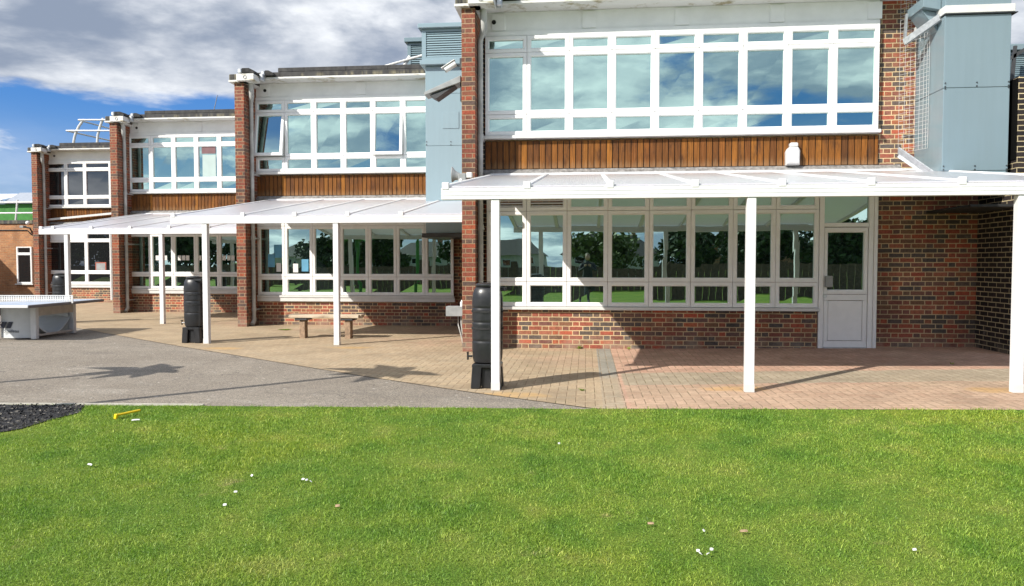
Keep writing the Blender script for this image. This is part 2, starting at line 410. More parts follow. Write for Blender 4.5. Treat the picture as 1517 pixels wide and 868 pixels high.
def mat_grass(blade=True):
    t = NT('grass_blades' if blade else 'lawn_soil'); p = t.pos(); x, y, z = t.xyz(p)
    v = t.vec(x, y, 0)
    n = t.noise(v, 1.1, 4, .6); n2 = t.noise(v, 4.5, 4, .65); n3 = t.noise(v, .45, 3, .5)
    c = t.ramp(t.add(t.mul(n, .6), t.mul(n2, .4)), [(.30, (.082,.190,.026)), (.43, (.150,.270,.036)), (.55, (.225,.325,.050)), (.64, (.29,.35,.075)), (.74, (.42,.40,.15))])
    c = t.mix(t.rng(n3, .5, .7), c, t.mix(1, c, (1.16,1.05,.9), 'MULTIPLY'))
    worn = t.mul(t.rng(t.noise(v, 1.9, 5, .65), .62, .74), .6); c = t.mix(worn, c, (.42,.36,.17))
    if blade:
        r = t.island()
        c = t.mix(1, c, t.ramp(r, [(0, (.38,.48,.36)), (.45, (.95,1.0,.9)), (.8, (1.35,1.28,1.1)), (.93, (1.6,1.45,1.5)), (1, (2.3,1.8,2.5))]), 'MULTIPLY')
        a = t.pbr(c, .5, 0, .35)
        b = t.n('ShaderNodeBsdfTranslucent'); t.put(b.inputs[0], t.mix(1, c, (1.25,1.35,.6), 'MULTIPLY'))
        ms = t.n('ShaderNodeMixShader'); ms.inputs[0].default_value = .28; t.t.links.new(a, ms.inputs[1]); t.t.links.new(b.outputs[0], ms.inputs[2])
        return t.done(ms.outputs[0])
    c = t.mix(.25, c, (.06,.06,.02))
    c = t.mix(1, c, t.ramp(t.noise(v, 60, 3, .7), [(.3, (.5,.5,.5)), (.7, (1.25,1.25,1.25))]), 'MULTIPLY')
    return t.done(t.pbr(c, .95, 0, .1, t.bump(t.noise(v, 80, 3, .7), .02)))
M['blade'] = mat_grass(True); M['lawn'] = mat_grass(False)
def mat_mulch():
    t = NT('rubber_mulch'); p = t.pos(); d, c = t.voro(p, 38)
    cx, _, _ = t.xyz(c)
    col = t.ramp(cx, [(0, (.010,.010,.011)), (.7, (.026,.026,.028)), (.93, (.065,.06,.055)), (1, (.35,.32,.27))])
    return t.done(t.pbr(col, .8, 0, .3, t.bump(d, .02)))
M['mulch'] = mat_mulch()
def mat_leaves(name, a, b):
    t = NT(name); r = t.island(); n = t.noise(t.obj(), 1.4, 3)
    c = t.mix(r, a, b); c = t.mix(1, c, t.ramp(n, [(.3, (.6,.6,.6)), (.7, (1.3,1.3,1.3))]), 'MULTIPLY')
    return t.done(t.pbr(c, .6, 0, .3))
M['foliage'] = mat_leaves('dark_foliage', (.025,.05,.014), (.05,.085,.022))
M['foliage2'] = mat_leaves('yellow_green_foliage', (.07,.11,.02), (.13,.16,.04))
M['bark'] = mat_plain('bark', (.10,.075,.05), .9, var=.3, bump=.02, bscale=20)
M['tile'] = mat_plain('dark_roof_tiles', (.035,.03,.03), .8, var=.2)
M['render'] = mat_plain('house_render', (.46,.44,.40), .9, var=.1, scale=2)
M['houseframe'] = mat_plain('house_window', (.5,.52,.55), .5)
M['fencewood'] = mat_plain('fence_timber', (.10,.065,.045), .85, var=.3, scale=8)
M['green'] = mat_plain('green_cladding', (.025,.16,.015), .5, var=.15, scale=2)
M['marquee'] = mat_plain('white_membrane', (.78,.78,.78), .5, var=.04, scale=1)
M['greyroof'] = mat_plain('grey_sheet_roof', (.30,.33,.38), .5, var=.1)
M['skin'] = mat_plain('skin', (.42,.25,.18), .55)
M['cloth_dark'] = mat_plain('dark_jacket', (.03,.032,.04), .85)
M['cloth_jeans'] = mat_plain('dark_trousers', (.025,.027,.035), .9)
M['hair'] = mat_plain('hair', (.16,.12,.08), .7)

# ------------------------------------------------------------------ the ground
def sheet(name, poly, lift, mat, cell=None):
    """flat sheet on the gently sloping ground; split at x=0 where the slope starts"""
    def clip(pts, sgn):
        out = []
        for a, b in zip(pts, pts[1:]+pts[:1]):
            ia, ib = a[0]*sgn >= 0, b[0]*sgn >= 0
            if ia: out.append(a)
            if ia != ib:
                tt = a[0]/(a[0]-b[0]); out.append((0.0, a[1]+(b[1]-a[1])*tt))
        return out
    mb = MB()
    for sg in (-1, 1):
        q = clip(list(poly), sg)
        if len(q) >= 3: mb.add([(x, y, gz(x)+lift) for x, y in q], [tuple(range(len(q)))])
    return struct(mb.build(name, mat))
Eg = [gr(0, 599.5), gr(150, 600), gr(300, 601), gr(600, 603), gr(880, 605.5), gr(1200, 606), gr(1517, 607)]
EL = Eg[0][1]; ER = Eg[-1][1]
edge = [(-16, EL-.2)] + Eg + [(12, ER+.35)]
RUST = [gr(1090, 576), gr(1480, 578), gr(520, 515), gr(330, 516), gr(760, 585)]
M['paving'] = mat_paving()
ter = MB(); S_ = 400
ter.add([(-S_,-S_,-.06),(0,-S_,-.06),(0,S_,-.06),(-S_,S_,-.06)], [(0,1,2,3)])
ter.add([(0,-S_,-.06),(30,-S_,.39),(30,S_,.39),(0,S_,-.06)], [(0,1,2,3)])
ter.add([(30,-S_,.39),(S_,-S_,.39),(S_,S_,.39),(30,S_,.39)], [(0,1,2,3)])
struct(ter.build('terrain', M['lawn']))
flat_sheet = [(-45, EL-.6)] + edge + [(12, 60), (-45, 60)]
struct(sheet('tarmac_playground', flat_sheet, -.008, M['tarmac']))
pv = [gr(860, 605), gr(700, 581), gr(560, 560), gr(440, 541), gr(340, 524.5), gr(268, 513), gr(194, 500)]
lx, ly = pv[-1]
pv = [(Eg[4][0]+.05, Eg[4][1])] + [p for p in pv[1:]] + [(lx-7, ly+5.4), (-24, 29), (11, 29), (12, ER+.35), Eg[-1], Eg[-2], Eg[-3]]
pvp = pv
struct(sheet('block_paving', pvp, 0.0, M['paving']))
lawn = [(-16, -14)] + [(12, -14)] + list(reversed(edge))
struct(sheet('lawn', lawn, -.002, M['lawn']))
# pale concrete edging along the lawn on the left
kb = MB()
for a, b in zip(edge[:3], edge[1:4]):
    kb.beam((a[0], a[1]+.02, -.03), (b[0], b[1]+.02, -.03), .045, .085)
struct(kb.build('lawn_edging_kerb', M['concrete']))
mul = [(-16, EL-.22), (Eg[0][0], Eg[0][1]-.03), (Eg[1][0]-.15, Eg[1][1]-.04)] + [gr(118, 612), gr(92, 618), gr(62, 626), gr(30, 636), gr(0, 641), (-9, 4.6), (-16, 4.2)]
struct(sheet('rubber_mulch_bed', mul, .006, M['mulch']))

# blades of grass: one mesh, nobody could count them
def in_poly(x, y, poly):
    ins = np.zeros(len(x), bool); n = len(poly)
    for i in range(n):
        x0, y0 = poly[i]; x1, y1 = poly[(i+1) % n]
        c = ((y0 > y) != (y1 > y)) & (x < (x1-x0)*(y-y0)/((y1-y0) if y1 != y0 else 1e-9)+x0)
        ins ^= c
    return ins
def grass():
    rs = np.random.RandomState(3)
    xs, ys = [], []
    def strip(y0, y1, dens, extra):
        n = int(dens*(y1-y0)*(1.45*y1+2*extra))
        y = rs.uniform(y0, y1, n); x = rs.uniform(-.87*y-extra, .58*y+extra)
        xs.append(x); ys.append(y)
    strip(2.75, 4.0, 16000, .25); strip(4.0, 5.4, 11500, .35); strip(5.4, 7.9, 8500, .5)
    x = np.concatenate(xs); y = np.concatenate(ys)
    ex = np.array([p[0] for p in edge]); ey = np.array([p[1] for p in edge])
    jit = rs.uniform(-.05, .035, len(x)) + .02*np.sin(x*9)+.012*np.sin(x*23)
    k = y < np.interp(x, ex, ey) + jit
    mj = rs.uniform(-.06, .06, len(x))
    k &= ~in_poly(x+mj, y+mj, mul)
    x, y = x[k], y[k]
    # patchiness
    pn = np.sin(x*2.3+1.3*np.sin(y*1.7))*np.sin(y*2.9+np.sin(x*1.1)) + .6*np.sin(x*7.1+y*3.3)*np.sin(y*6.3-x*2.2)
    k = rs.uniform(0, 1, len(x)) < .80+.16*pn
    x, y, pn = x[k], y[k], pn[k]
    n = len(x)
    h = rs.gamma(6, .0023, n)*(1+.2*pn)*(.92+.03*y); h = np.clip(h, .006, .045)
    a = rs.uniform(0, 2*PI, n); la = rs.uniform(0, 2*PI, n); lean = rs.uniform(.3, 1.35, n)
    w = rs.uniform(.0008, .0018, n)*(.55+.14*y)
    z0 = .015*np.maximum(0, x)-.004
    cx, sx = np.cos(a)*w, np.sin(a)*w
    lx, ly = np.cos(la)*lean*h, np.sin(la)*lean*h
    V = np.zeros((n, 5, 3), np.float32)
    V[:,0] = np.stack([x-cx, y-sx, z0], 1); V[:,1] = np.stack([x+cx, y+sx, z0], 1)
    V[:,2] = np.stack([x-cx*.8+lx*.35, y-sx*.8+ly*.35, z0+h*.6], 1); V[:,3] = np.stack([x+cx*.8+lx*.35, y+sx*.8+ly*.35, z0+h*.6], 1)
    V[:,4] = np.stack([x+lx, y+ly, z0+h*(1.0-.25*lean)], 1)
    me = bpy.data.meshes.new('grass')
    me.vertices.add(n*5); me.vertices.foreach_set('co', V.ravel())
    base = (np.arange(n)*5)[:,None]
    loops = np.concatenate([base+np.array([[0,1,3,2]]), base+np.array([[2,3,4]])], 1).ravel().astype(np.int32)
    st = np.stack([np.arange(n)*7, np.arange(n)*7+4], 1).ravel().astype(np.int32)
    tot = np.tile([4,3], n).astype(np.int32)
    me.loops.add(len(loops)); me.loops.foreach_set('vertex_index', loops)
    me.polygons.add(n*2); me.polygons.foreach_set('loop_start', st); me.polygons.foreach_set('loop_total', tot)
    me.update(calc_edges=True); me.materials.append(M['blade'])
    o = bpy.data.objects.new('lawn_grass', me); COL.objects.link(o); o['kind'] = 'stuff'
    tag(o, 'short mown green grass covering the front lawn', 'grass')
grass()
def chips():
    mb = MB(); rs = random.Random(5)
    px = [p[0] for p in mul]; py = [p[1] for p in mul]
    ax = np.array([rs.uniform(-9.5, -4.0) for _ in range(9000)]); ay = np.array([rs.uniform(4.4, 7.2) for _ in range(9000)])
    ok = in_poly(ax, ay, mul)
    for x, y, q in zip(ax, ay, ok):
        if not q: continue
        s = rs.uniform(.006, .017); a = Vector((rs.gauss(0,1), rs.gauss(0,1), rs.gauss(0,1))).normalized(); b = a.orthogonal().normalized(); c = a.cross(b)
        p = Vector((x, y, .008+rs.random()*.012))
        mb.add([p+b*s, p+c*s*.6, p-b*s, p-c*s*.7, p+a*s*.6], [(0,1,4),(1,2,4),(2,3,4),(3,0,4),(0,3,2,1)])
    o = mb.build('rubber_chips', M['mulch']); o['kind'] = 'stuff'; tag(o, 'loose black rubber chips on the mulch bed', 'rubber chips')
chips()

# ------------------------------------------------------------------ window building
ZT, ZS = 5.14, 3.46                      # upper bank: head of frame, underside of sill
UR = [ZT, 4.866, 3.861, 3.52]            # light boundaries of an upper window
LR = [2.80, 2.273, 1.109, .70]           # and of a lower one
def light(mb, x0, x1, z0, z1, y, bl=.066, bt=.066, bb=.066, dep=.05):
    """one casement ring: bevelled front, reveal running back to the pane"""
    g = .0025; x0 += g; x1 -= g; z0 += g; z1 -= g
    def rect(ax, az0, az1, yy): return [(x0+ax, yy, z0+az0), (x1-ax, yy, z0+az0), (x1-ax, yy, z1-az1), (x0+ax, yy, z1-az1)]
    c = .004
    rings = [rect(0, 0, 0, y+.07), rect(0, 0, 0, y+c), rect(c, c, c, y), rect(bl-.014, bb-.014, bt-.014, y), rect(bl, bb, bt, y+.012), rect(bl+.002, bb+.002, bt+.002, y+dep)]
    mb.loft([list(reversed(r)) for r in rings], cap=False)
    return (x0+bl-.004, x1-bl+.004, z0+bb-.004, z1-bt+.004, y+dep-.006)
def pane_quad(mb, r):
    x0, x1, z0, z1, y = r
    j = [R.uniform(-.0016, .0016) for _ in range(4)]
    mb.add([(x0,y+j[0],z0),(x1,y+j[1],z0),(x1,y+j[2],z1),(x0,y+j[3],z1)], [(0,1,2,3)])
def window_bank(root, Y, xs, rows, opened=(), blank=None, glass='glass', label=None):
    out = []
    for ci in range(len(xs)-1):
        x0, x1 = xs[ci], xs[ci+1]
        fm, pm = MB(), MB(); sash = None
        fm.box(x0+.0005, x1-.0005, Y+.055, Y+.0699, rows[-1]+.0005, rows[0]-.0005) if False else None
        for ri in range(len(rows)-1):
            z1, z0 = rows[ri], rows[ri+1]
            if blank and (ci, ri) in blank:
                kind = blank[(ci, ri)]
                r = light(fm, x0, x1, z0, z1, Y)
                if kind == 'louvre':
                    nz = int((r[3]-r[2])/.042)
                    for q in range(nz):
                        zz = r[2]+(q+.5)*(r[3]-r[2])/nz
                        fm.obox(((r[0]+r[1])/2, Y+.022, zz), (1,0,0), (0,.8,.6), (0,-.6,.8), (r[1]-r[0])/2, .017, .003)
                else:
                    fm.box(r[0], r[1], Y+.02, Y+.03, r[2], r[3])
                continue
            if ci in opened and ri == 1:
                sm, sp = MB(), MB(); rr = light(sm, x0, x1, z0, z1, Y); pane_quad(sp, rr); sash = (sm, sp, (x0, x1, z0, z1))
                for bx0, bx1, bz0, bz1 in ((x0+.004, x0+.05, z0-.004, z1+.004), (x1-.05, x1-.004, z0-.004, z1+.004), (x0+.05, x1-.05, z0-.004, z0+.03), (x0+.05, x1-.05, z1-.03, z1+.004)): fm.box(bx0, bx1, Y+.072, Y+.09, bz0, bz1)
                for bx0 in (x0+.004, x1-.05): fm.box(bx0, bx0+.046, Y+.0702, Y+.0719, z1-.0, z1+.05); fm.box(bx0, bx0+.046, Y+.0702, Y+.0719, z0-.05, z0)
                continue
            pane_quad(pm, light(fm, x0, x1, z0, z1, Y))
        w = fm.build('window', M['upvc'], root)
        if not sash: pm.build('pane', M[glass], w)
        else:
            for q in range(0, len(pm.v), 4):
                one = MB(); one.add(pm.v[q:q+4], [(0,1,2,3)]); one.build('pane', M[glass], w)
        if sash:
            sm, sp, (a, b, z0, z1) = sash; ang = rad(opened[ci]); c, s = math.cos(ang), math.sin(ang)
            def tilt(m): m.v = [(x, Y+(y-Y)*c-(z1-z)*s, z1-(z1-z)*c-(y-Y)*s) for x, y, z in m.v]
            tilt(sm); tilt(sp)
            sm.box(a+.02, b-.02, Y+.06, Y+.0695, z0+.02, z1-.02)
            sm.build('open_sash', M['upvc'], w); sp.build('pane', M[glass], w)
        out.append(w)
    return out
def boards(root, x0, x1, Y, z0, z1, pitch=.1):
    mb = MB(); x = x0
    while x < x1-.02:
        e = min(x+pitch-.013, x1); j = R.uniform(0, .004)
        mb.box(x, e, Y+j, Y+.02, z0+R.uniform(0,.006), z1); x += pitch
    o = mb.build('timber_cladding', M['timber'], root, bevel=.003)
    MB().box(x0-.02, x1+.01, Y+.021, Y+.03, z0, z1).build('cladding_backing', M['blackmat'], root)

def block(name_label, D, pierL, xR, xu, xl, lower_rows, sillz, opened={}, ublank=None, lblank=None, lglass='glass', uglass='glass', extra_sill=True, roof_right=None, brick_to=None, weep=True, back=9, panels=3):
    root = thing('school_block', (pierL, D, 0), name_label, 'building', 'stepped wings of the school')
    pw = .213; yf = D-.58
    zt = 5.53
    # masonry mass behind the windows, low wall under them, pier
    xe = brick_to or xR
    MB().box(pierL+pw+.002, xR, D+.10, D+back, -.3, zt).build('brick_wall', M['brick'], root)
    MB().box(pierL+pw+.002, xl[-1]+(.10 if extra_sill else .0), D+.028, D+.098, -.3, sillz-.002).build('low_brick_wall', M['brick'], root)
    MB().box(pierL, pierL+pw, yf, D+back+.01, -.3, zt-.118).build('brick_pier', M['pier_brick'], root)
    if brick_to:
        pass
    # windows
    up = window_bank(root, D, xu, UR, opened, ublank, uglass)
    lo = window_bank(root, D, xl, lower_rows, {}, lblank, lglass)
    MB().box(xu[0]-.03, xu[-1]+.03, D-.045, D+.09, ZS, 3.515).build('window_sill', M['sill'], root, bevel=.006)
    MB().box(xl[0]-.03, xl[-1]+.02, D-.045, D+.09, lower_rows[-1]-.055, lower_rows[-1]-.004).build('window_sill', M['sill'], root, bevel=.006)
    if extra_sill:
        MB().box(xl[0]-.04, xl[-1]+.03, D-.03, D+.095, sillz, lower_rows[-1]-.058).build('sill_board', M['sill'], root, bevel=.004)
    # head strip, fascia panels, timber band, flashing
    MB().box(xu[0]-.06, xu[-1]+.0, D+.012, D+.098, ZT+.003, ZT+.075).build('head_strip', M['panel'], root)
    fx = MB(); fx.box(pierL+pw+.004, xu[-1]+.0, D+.03, D+.098, ZT+.078, zt-.002)
    n = panels
    for q in range(n):
        cx_ = xu[0]+.22+(xu[-1]-xu[0]-.3)*q/max(1, n-1); fx.box(cx_-.11, cx_+.11, D+.012, D+.029, ZT+.095, zt-.03)
        for sx_, sz_ in ((-.08, .1), (.07, .25)): fx.box(cx_+sx_-.009, cx_+sx_+.009, D+.006, D+.013, ZT+sz_, ZT+sz_+.014)
    fx.build('fascia_panel', M['panel'], root, bevel=.002)
    MB().tube([(pierL+.44, D+.004, zt-.16), (pierL+.44, D+.032, zt-.16)], .036, 14).build('overflow_hole', M['blackmat'], root)
    boards(root, xu[0]-.0, xu[-1]+.02, D+.05, 2.97, 3.43)
    MB().box(pierL+pw+.004, xu[0]-.022, D+.060, D+.098, .0, ZT+.07).build('dark_reveal', M['dark_brick'], root)  # dark brick; its near-black tone also paints in deep shade beside the downpipe
    fl = MB(); m = 26; x0_, x1_ = xu[0]-.05, xu[-1]+.35 if brick_to else xu[-1]
    for q in range(m):
        a, b = x0_+(x1_-x0_)*q/m, x0_+(x1_-x0_)*(q+1)/m
        fl.add([(a, D+.045, 2.965), (b, D+.045, 2.965), (b, D-.025-R.random()*.02, 2.90), (a, D-.025-R.random()*.02, 2.90), (a, D-.03, 2.87), (b, D-.03, 2.87)], [(0,3,2,1), (3,4,5,2)])
    fl.build('lead_flashing', M['lead'], root)
    # roof
    rr = roof_right or xR
    tr = MB(); tr.box(pierL+pw+.10, rr, D-.37, D+back, zt, zt+.045); tr.box(pierL-.1, pierL+pw+.098, D-.66, D+back, zt-.115, zt-.07)
    tr.build('eaves_trim', M['trim'], root, bevel=.005)
    ft = MB(); ft.box(pierL+pw+.11, rr-.01, D-.355, D+back, zt+.047, zt+.155); ft.box(pierL+.9, rr-.012, D-.335, D+back-.01, zt+.156, zt+.255)
    ft.box(pierL-.09, pierL+pw+.096, D-.645, D+back, zt-.068, zt+.06)
    ft.build('roof_felt', M['felt'], root, bevel=.012)
    # hopper, upstands and downpipe
    hx = pierL+.13
    hp = MB(); hp.box(hx, hx+.40, D-.76, D-.45, zt-.115, zt+.035)
    h = hp.build('rainwater_hopper', M['trim'], root, bevel=.006)
    rg = [(hx+.2+.035*math.cos(a), D-.764, zt-.04+.035*math.sin(a)) for a in [2*PI*q/16 for q in range(17)]]
    MB().tube(rg, .007, 6, False).build('overflow_ring', M['lead'], h)
    for q, (dx, wd) in enumerate(((.10, .3), (.52, .22))):
        us = MB(); us.prism([(0, 0), (wd, 0), (wd-.04, .06), (wd-.14, .11), (0, .11)], lambda p, k: (hx+dx+p[0], D-.70+.24*q+k*.28, zt+.062+p[1]))
        us.build('gutter_upstand', M['blackmat'], root, bevel=.004)
    for q, dx in enumerate((.10, .52)):
        MB().box(hx+dx-.10, hx+dx-.003, D-.71+.24*q, D-.42+.24*q, zt+.061, zt+.17).build('upstand_cheek', M['steel'], root, bevel=.02)
    MB().box(hx+.402, hx+.5, D-.5, D-.374, zt-.07, zt+.10).build('hopper_flashing', M['steel'], root, bevel=.02)
    dx = pierL+.24
    dp = MB(); dp.tube([(dx+.094, D-.47, zt-.11), (dx+.094, D-.45, zt-.40), (dx+.08, D-.43, zt-.45), (dx+.03, D-.34, zt-.53), (dx+.02, D-.31, zt-.60), (dx+.02, D-.31, .16)], [.056, .056, .05, .043, .043, .043], 14)
    pipe = dp.build('downpipe', M['pipe'], root, smooth=True)
    for zc_ in (3.40, 1.95, .33):
        cl = MB(); cl.tube([(dx+.02, D-.31, zc_), (dx+.02, D-.31, zc_+.09)], .052, 14); cl.box(dx+.0, dx+.04, D-.27, D+.05, zc_+.02, zc_+.05)
        cl.build('pipe_collar', M['pipe'], pipe, smooth=True)
    MB().tube([(dx+.02, D-.31, .2), (dx+.02, D-.31, .12), (dx+.02, D-.40, .04)], .05, 12).build('pipe_shoe', M['pipe'], pipe, smooth=True)
    return root, up, lo

def seams(px0, px1, n, py, Y, total=None):
    a, _ = on(px0, py, Y); b, _ = on(px1, py, Y); w = (b-a)/n
    return [a+w*i for i in range((total or n)+1)]
D1, D2, D3, D4 = 12.26, 16.5, 20.6, 25.6
p1, p2, p3, p4 = [on(px, py, D-.58)[0] for px, py, D in ((684.3, 300, D1), (351.0, 400, D2), (166.6, 400, D3), (47.8, 300, D4))]
xd = on(1451.5, 400, D1)[0]            # the black brick return on the right
xu1 = seams(718.5, 1302.5, 9, 130, D1); xl1 = seams(720.8, 1213, 8, 380, D1)
doorL, doorR = xl1[-1]+.006, on(1298.5, 430, D1)[0]
b1, up1, lo1 = block('two-storey brick wing nearest the lawn, with white door and longest window rows', D1, p1, xd+.35, xu1, xl1, LR, .645, extra_sill=False,
    lblank={(0,0): 'louvre', (1,0): 'louvre'}, roof_right=on(1345, 5, D1)[0], brick_to=True, panels=5)
xu2 = seams(378.3, 597, 5, 200, D2, 7); xl2 = seams(381.7, 672, 7, 400, D2)
LR2 = [2.80, 2.273, 1.109, .69]
b2, up2, lo2 = block('two-storey brick wing with two top-hung windows tilted open above its canopy', D2, p2, p1-.003, xu2, xl2, LR2, .545, opened={0: 9, 4: 6}, back=9)
xu3 = seams(190, 324.5, 4, 240, D3, 6); xl3 = seams(190, 324.5, 4, 400, D3, 6)
b3, up3, lo3 = block('two-storey brick wing behind the long canopy, paper notices in its lower windows', D3, p3, p2-.003, xu3, xl3, LR2, .545, back=9)
a4 = [on(px, 300, D4)[0] for px in (70.4, 98, 126, 164)]
a4.append(a4[-1]+.8)
b4, up4, lo4 = block('two-storey brick wing at the far end, narrow, beside the single-storey annexe', D4, p4, p3-.003, a4, a4, LR2, .545, back=9, uglass='plainglass', lglass='plainglass',
    lblank={(0,0): 'panel', (1,0): 'panel'}, panels=2)
# notices behind the glass
def notice(win, Y, px, py, w, h, mat='paper', parent_y=.043):
    x, z = on(px, py, Y)
    MB().box(x-w/2, x+w/2, Y+parent_y-.008, Y+parent_y-.004, z-h/2, z+h/2).build('paper_notice', M[mat], win)
for i, px in enumerate((232, 244, 265, 271, 277, 295, 301, 331, 338, 344)):
    notice(lo3[min(4, 1 if i < 2 else 2 if i < 5 else 3 if i < 7 else 4)], D3, px, 382, .1, .14)
notice(lo4[2], D4, 148.5, 395, .42, .33, 'redframe', .040); notice(lo4[2], D4, 148.5, 395, .34, .25, 'greybox', .034)
for px, py, w, h, mt, wi in ((411, 372, .2, .30, 'bluepaper', 0), (401, 386, .16, .3, 'bluepaper', 0), (412, 396, .11, .2, 'paper', 0), (437, 397, .12, .2, 'paper', 1), (451, 393, .16, .28, 'bluepaper', 1)):
    notice(lo2[wi], D2, px, py, w, h, mt)
notice(up3[3], D3, 308, 222, .42, .20, 'maroon'); notice(up3[3], D3, 309, 245, .40, .62, 'blind')
# block 1: door
dz = gz(doorL)
dr = MB(); dr.box(doorL, doorL+.075, D1-.005, D1+.10, dz, 2.80)
dr.box(doorR-.13, doorR-.055, D1+.0, D1+.10, dz, 2.80); dr.box(doorR-.053, doorR, D1-.02, D1+.09, dz, 2.80)
_, zt1 = on(1255, 336, D1); _, zt0 = on(1255, 329.5, D1)
dr.box(doorL+.076, doorR-.131, D1+.004, D1+.09, zt1, zt0-.005); dr.box(doorL+.076, doorR-.131, D1+.004, D1+.09, 2.72, 2.80)
door = dr.build('door', M['upvc'], b1, bevel=.005)
MB().box(doorL+.07, doorR-.12, D1+.05, D1+.055, zt0-.01, 2.73).build('pane', M['glass'], door)
lf = MB(); L0, L1 = doorL+.08, doorR-.134; zt_ = zt1-.006
_, gt = on(1255, 344, D1); _, gb = on(1255, 429.5, D1); _, k1 = on(1255, 445, D1); _, k0 = on(1255, 505, D1)
light(lf, L0, L1, gb-.07, zt_, D1+.01, .055, zt_-gt, .07)
lf.box(L0+.003, L1-.003, D1+.012, D1+.06, k1+.002, gb-.073); lf.box(L0+.003, L1-.003, D1+.012, D1+.06, dz+.02, k0-.002)
lf.box(L0+.003, L0+.07, D1+.012, D1+.06, k0, k1); lf.box(L1-.07, L1-.003, D1+.012, D1+.06, k0, k1); lf.box(L0+.075, L1-.075, D1+.018, D1+.06, k0+.006, k1-.006)
lf.build('door_leaf', M['upvc'], door, bevel=.003)
MB().box(L0+.06, L1-.06, D1+.054, D1+.058, gb-.02, gt+.02).build('pane', M['glass'], door)
kx, kz = on(1227, 417, D1); MB().box(kx-.055, kx+.055, D1-.06, D1+.009, kz-.09, kz+.09).build('keypad', M['greybox'], door, bevel=.012, seg=2)
kx, kz = on(1221.5, 438.5, D1); MB().tube([(kx, D1-.02, kz), (kx, D1+.011, kz)], .03, 12).build('handle', M['steel'], door, smooth=True)
MB().box(L0, L1, D1-.03, D1+.10, dz-.02, dz+.018).build('threshold', M['steel'], door)

MB().box(5.34, xd-.002, 11.0, D1+.098, 2.20, 2.235).build('infill_roof', M['blackmat'], b1)  # added slab, placed to shade the brick beneath the right-hand duct
# black brick return wall on the right
yb = xd/on(1507.5, 200, 1.0)[0]
dw = tag(rebase(MB().box(xd, xd+9, yb, D1+8, -.2, on(1510, 113, yb)[1]).build('dark_brick_wall', M['dark_brick']), (xd, yb, 0)), 'black brick return wall at the right edge, with cream mortar joints', 'wall')
ORG[dw.name] = Vector((xd, yb, 0)); MB().box(xd-.014, xd-.001, yb+.012, D1+.09, 2.9, on(1510, 113, yb)[1]-.02).build('black_flashing', M['tar'], dw)  # thin black sheet painting in the shade between duct and wall

# ------------------------------------------------------------------ canopies
def canopy(label, yf, yr, x0, x1, rafts, posts, zb=2.11, ztop=2.235, zr=2.84):
    root = thing('canopy', ((x0+x1)/2, (yf+yr)/2, 0), label, 'canopy', 'white canopies along the school front')
    prof = [(0,0), (0,.034), (.008,.038), (0,.042), (0,.078), (.008,.082), (0,.086), (0,.125), (.10,.125), (.10,.118), (.012,.118), (.012,.05), (.10,.05), (.10,0)]
    prof = [(0,0), (0,.034), (.007,.038), (0,.042), (0,.076), (.007,.080), (0,.084), (0,.125), (.11,.125), (.11,0)]
    bm_ = MB().prism(prof, lambda p, k: ((x0-.02) if k else (x1+.02), yf+p[0], zb+p[1]))
    bm_.build('front_beam', M['alu'], root)
    MB().box(x0, x1, yr-.07, yr-.032, zr-.08, zr+.05).build('wall_plate', M['alu'], root, bevel=.004)
    a, b = Vector((0, yf+.015, ztop+.0)), Vector((0, yr-.075, zr))
    for i, x in enumerate(rafts):
        m = MB(); m.beam((x, a.y, a.z-.005), (x, b.y, b.z-.005), .062, .085)
        r = m.build('rafter', M['alu'], root, bevel=.004)
        MB().box(x-.040, x+.040, yf-.006, yf+.03, ztop-.02, ztop+.062).build('end_cap', M['alu'], r, bevel=.006)
    for xa, xb in zip(rafts, rafts[1:]):
        m = MB(); c = Vector(((xa+xb)/2, (a.y+b.y)/2, (a.z+b.z)/2+.012)); d = (b-a).normalized(); L = (b-a).length
        m.obox(c, (1,0,0), d, Vector((1,0,0)).cross(d), (xb-xa)/2-.034, L/2-.01, .008)
        m.build('roof_panel', M['poly'], root)
    for x, y in posts:
        g = gz(x)
        m = MB(); m.box(x-.047, x+.047, y-.047, y+.047, g-.05, zb-.001)
        p = m.build('post', M['alu'], root, bevel=.006, seg=2)
        MB().box(x-.049, x+.049, y-.0495, y-.046, g+.002, g+.09).build('base_cover', M['paint'], p)
    return root
def rx(pxs, py, Y): return [on(px, py, Y)[0] for px in pxs]
yc1 = 8.10
r1 = rx((660, 779.5, 904), 285, yc1); dxr = (r1[2]-r1[0])/2
r1 = [r1[0]+dxr*i for i in range(7)]; xend = 5.25
r1 = [x for x in r1 if x < xend-.3]+[xend]
post1 = [(on(734.5, 450, yc1+.06)[0], yc1+.06), (on(1110.8, 450, yc1+.06)[0], yc1+.06), (on(1508.5, 450, yc1+.06)[0], yc1+.06)]
c1 = canopy('nearest white canopy, over the door, its front beam on three posts', yc1, D1+.0, r1[0]-.03, r1[-1]+.03, r1, post1)
yc2 = 12.42
r2 = rx((256, 359, 437.5, 515.5, 594), 325, yc2); w2 = (r2[4]-r2[1])/3
r2 = [r2[0]]+[r2[1]+w2*i for i in range(5)]; r2[-1] = min(r2[-1], p1-.12)
r2e = p1-.06
if r2[-1] < r2e-.35: r2.append(r2e-.03)
else: r2[-1] = r2e-.03
post2 = [(on(306.2, 450, yc2+.06)[0], yc2+.06), (on(499.2, 450, yc2+.06)[0], yc2+.06)]
c2 = canopy('middle white canopy, over the wooden bench', yc2, D2, r2[0]-.03, r2e, r2, post2)
yc3 = 16.45
r3 = rx((60, 78, 136, 192.6, 250), 340, yc3); w3 = (r3[4]-r3[1])/3
r3 = [r3[0]]+[r3[1]+w3*i for i in range(6)]; r3 = [x for x in r3 if x < p2-.3]+[p2-.1]
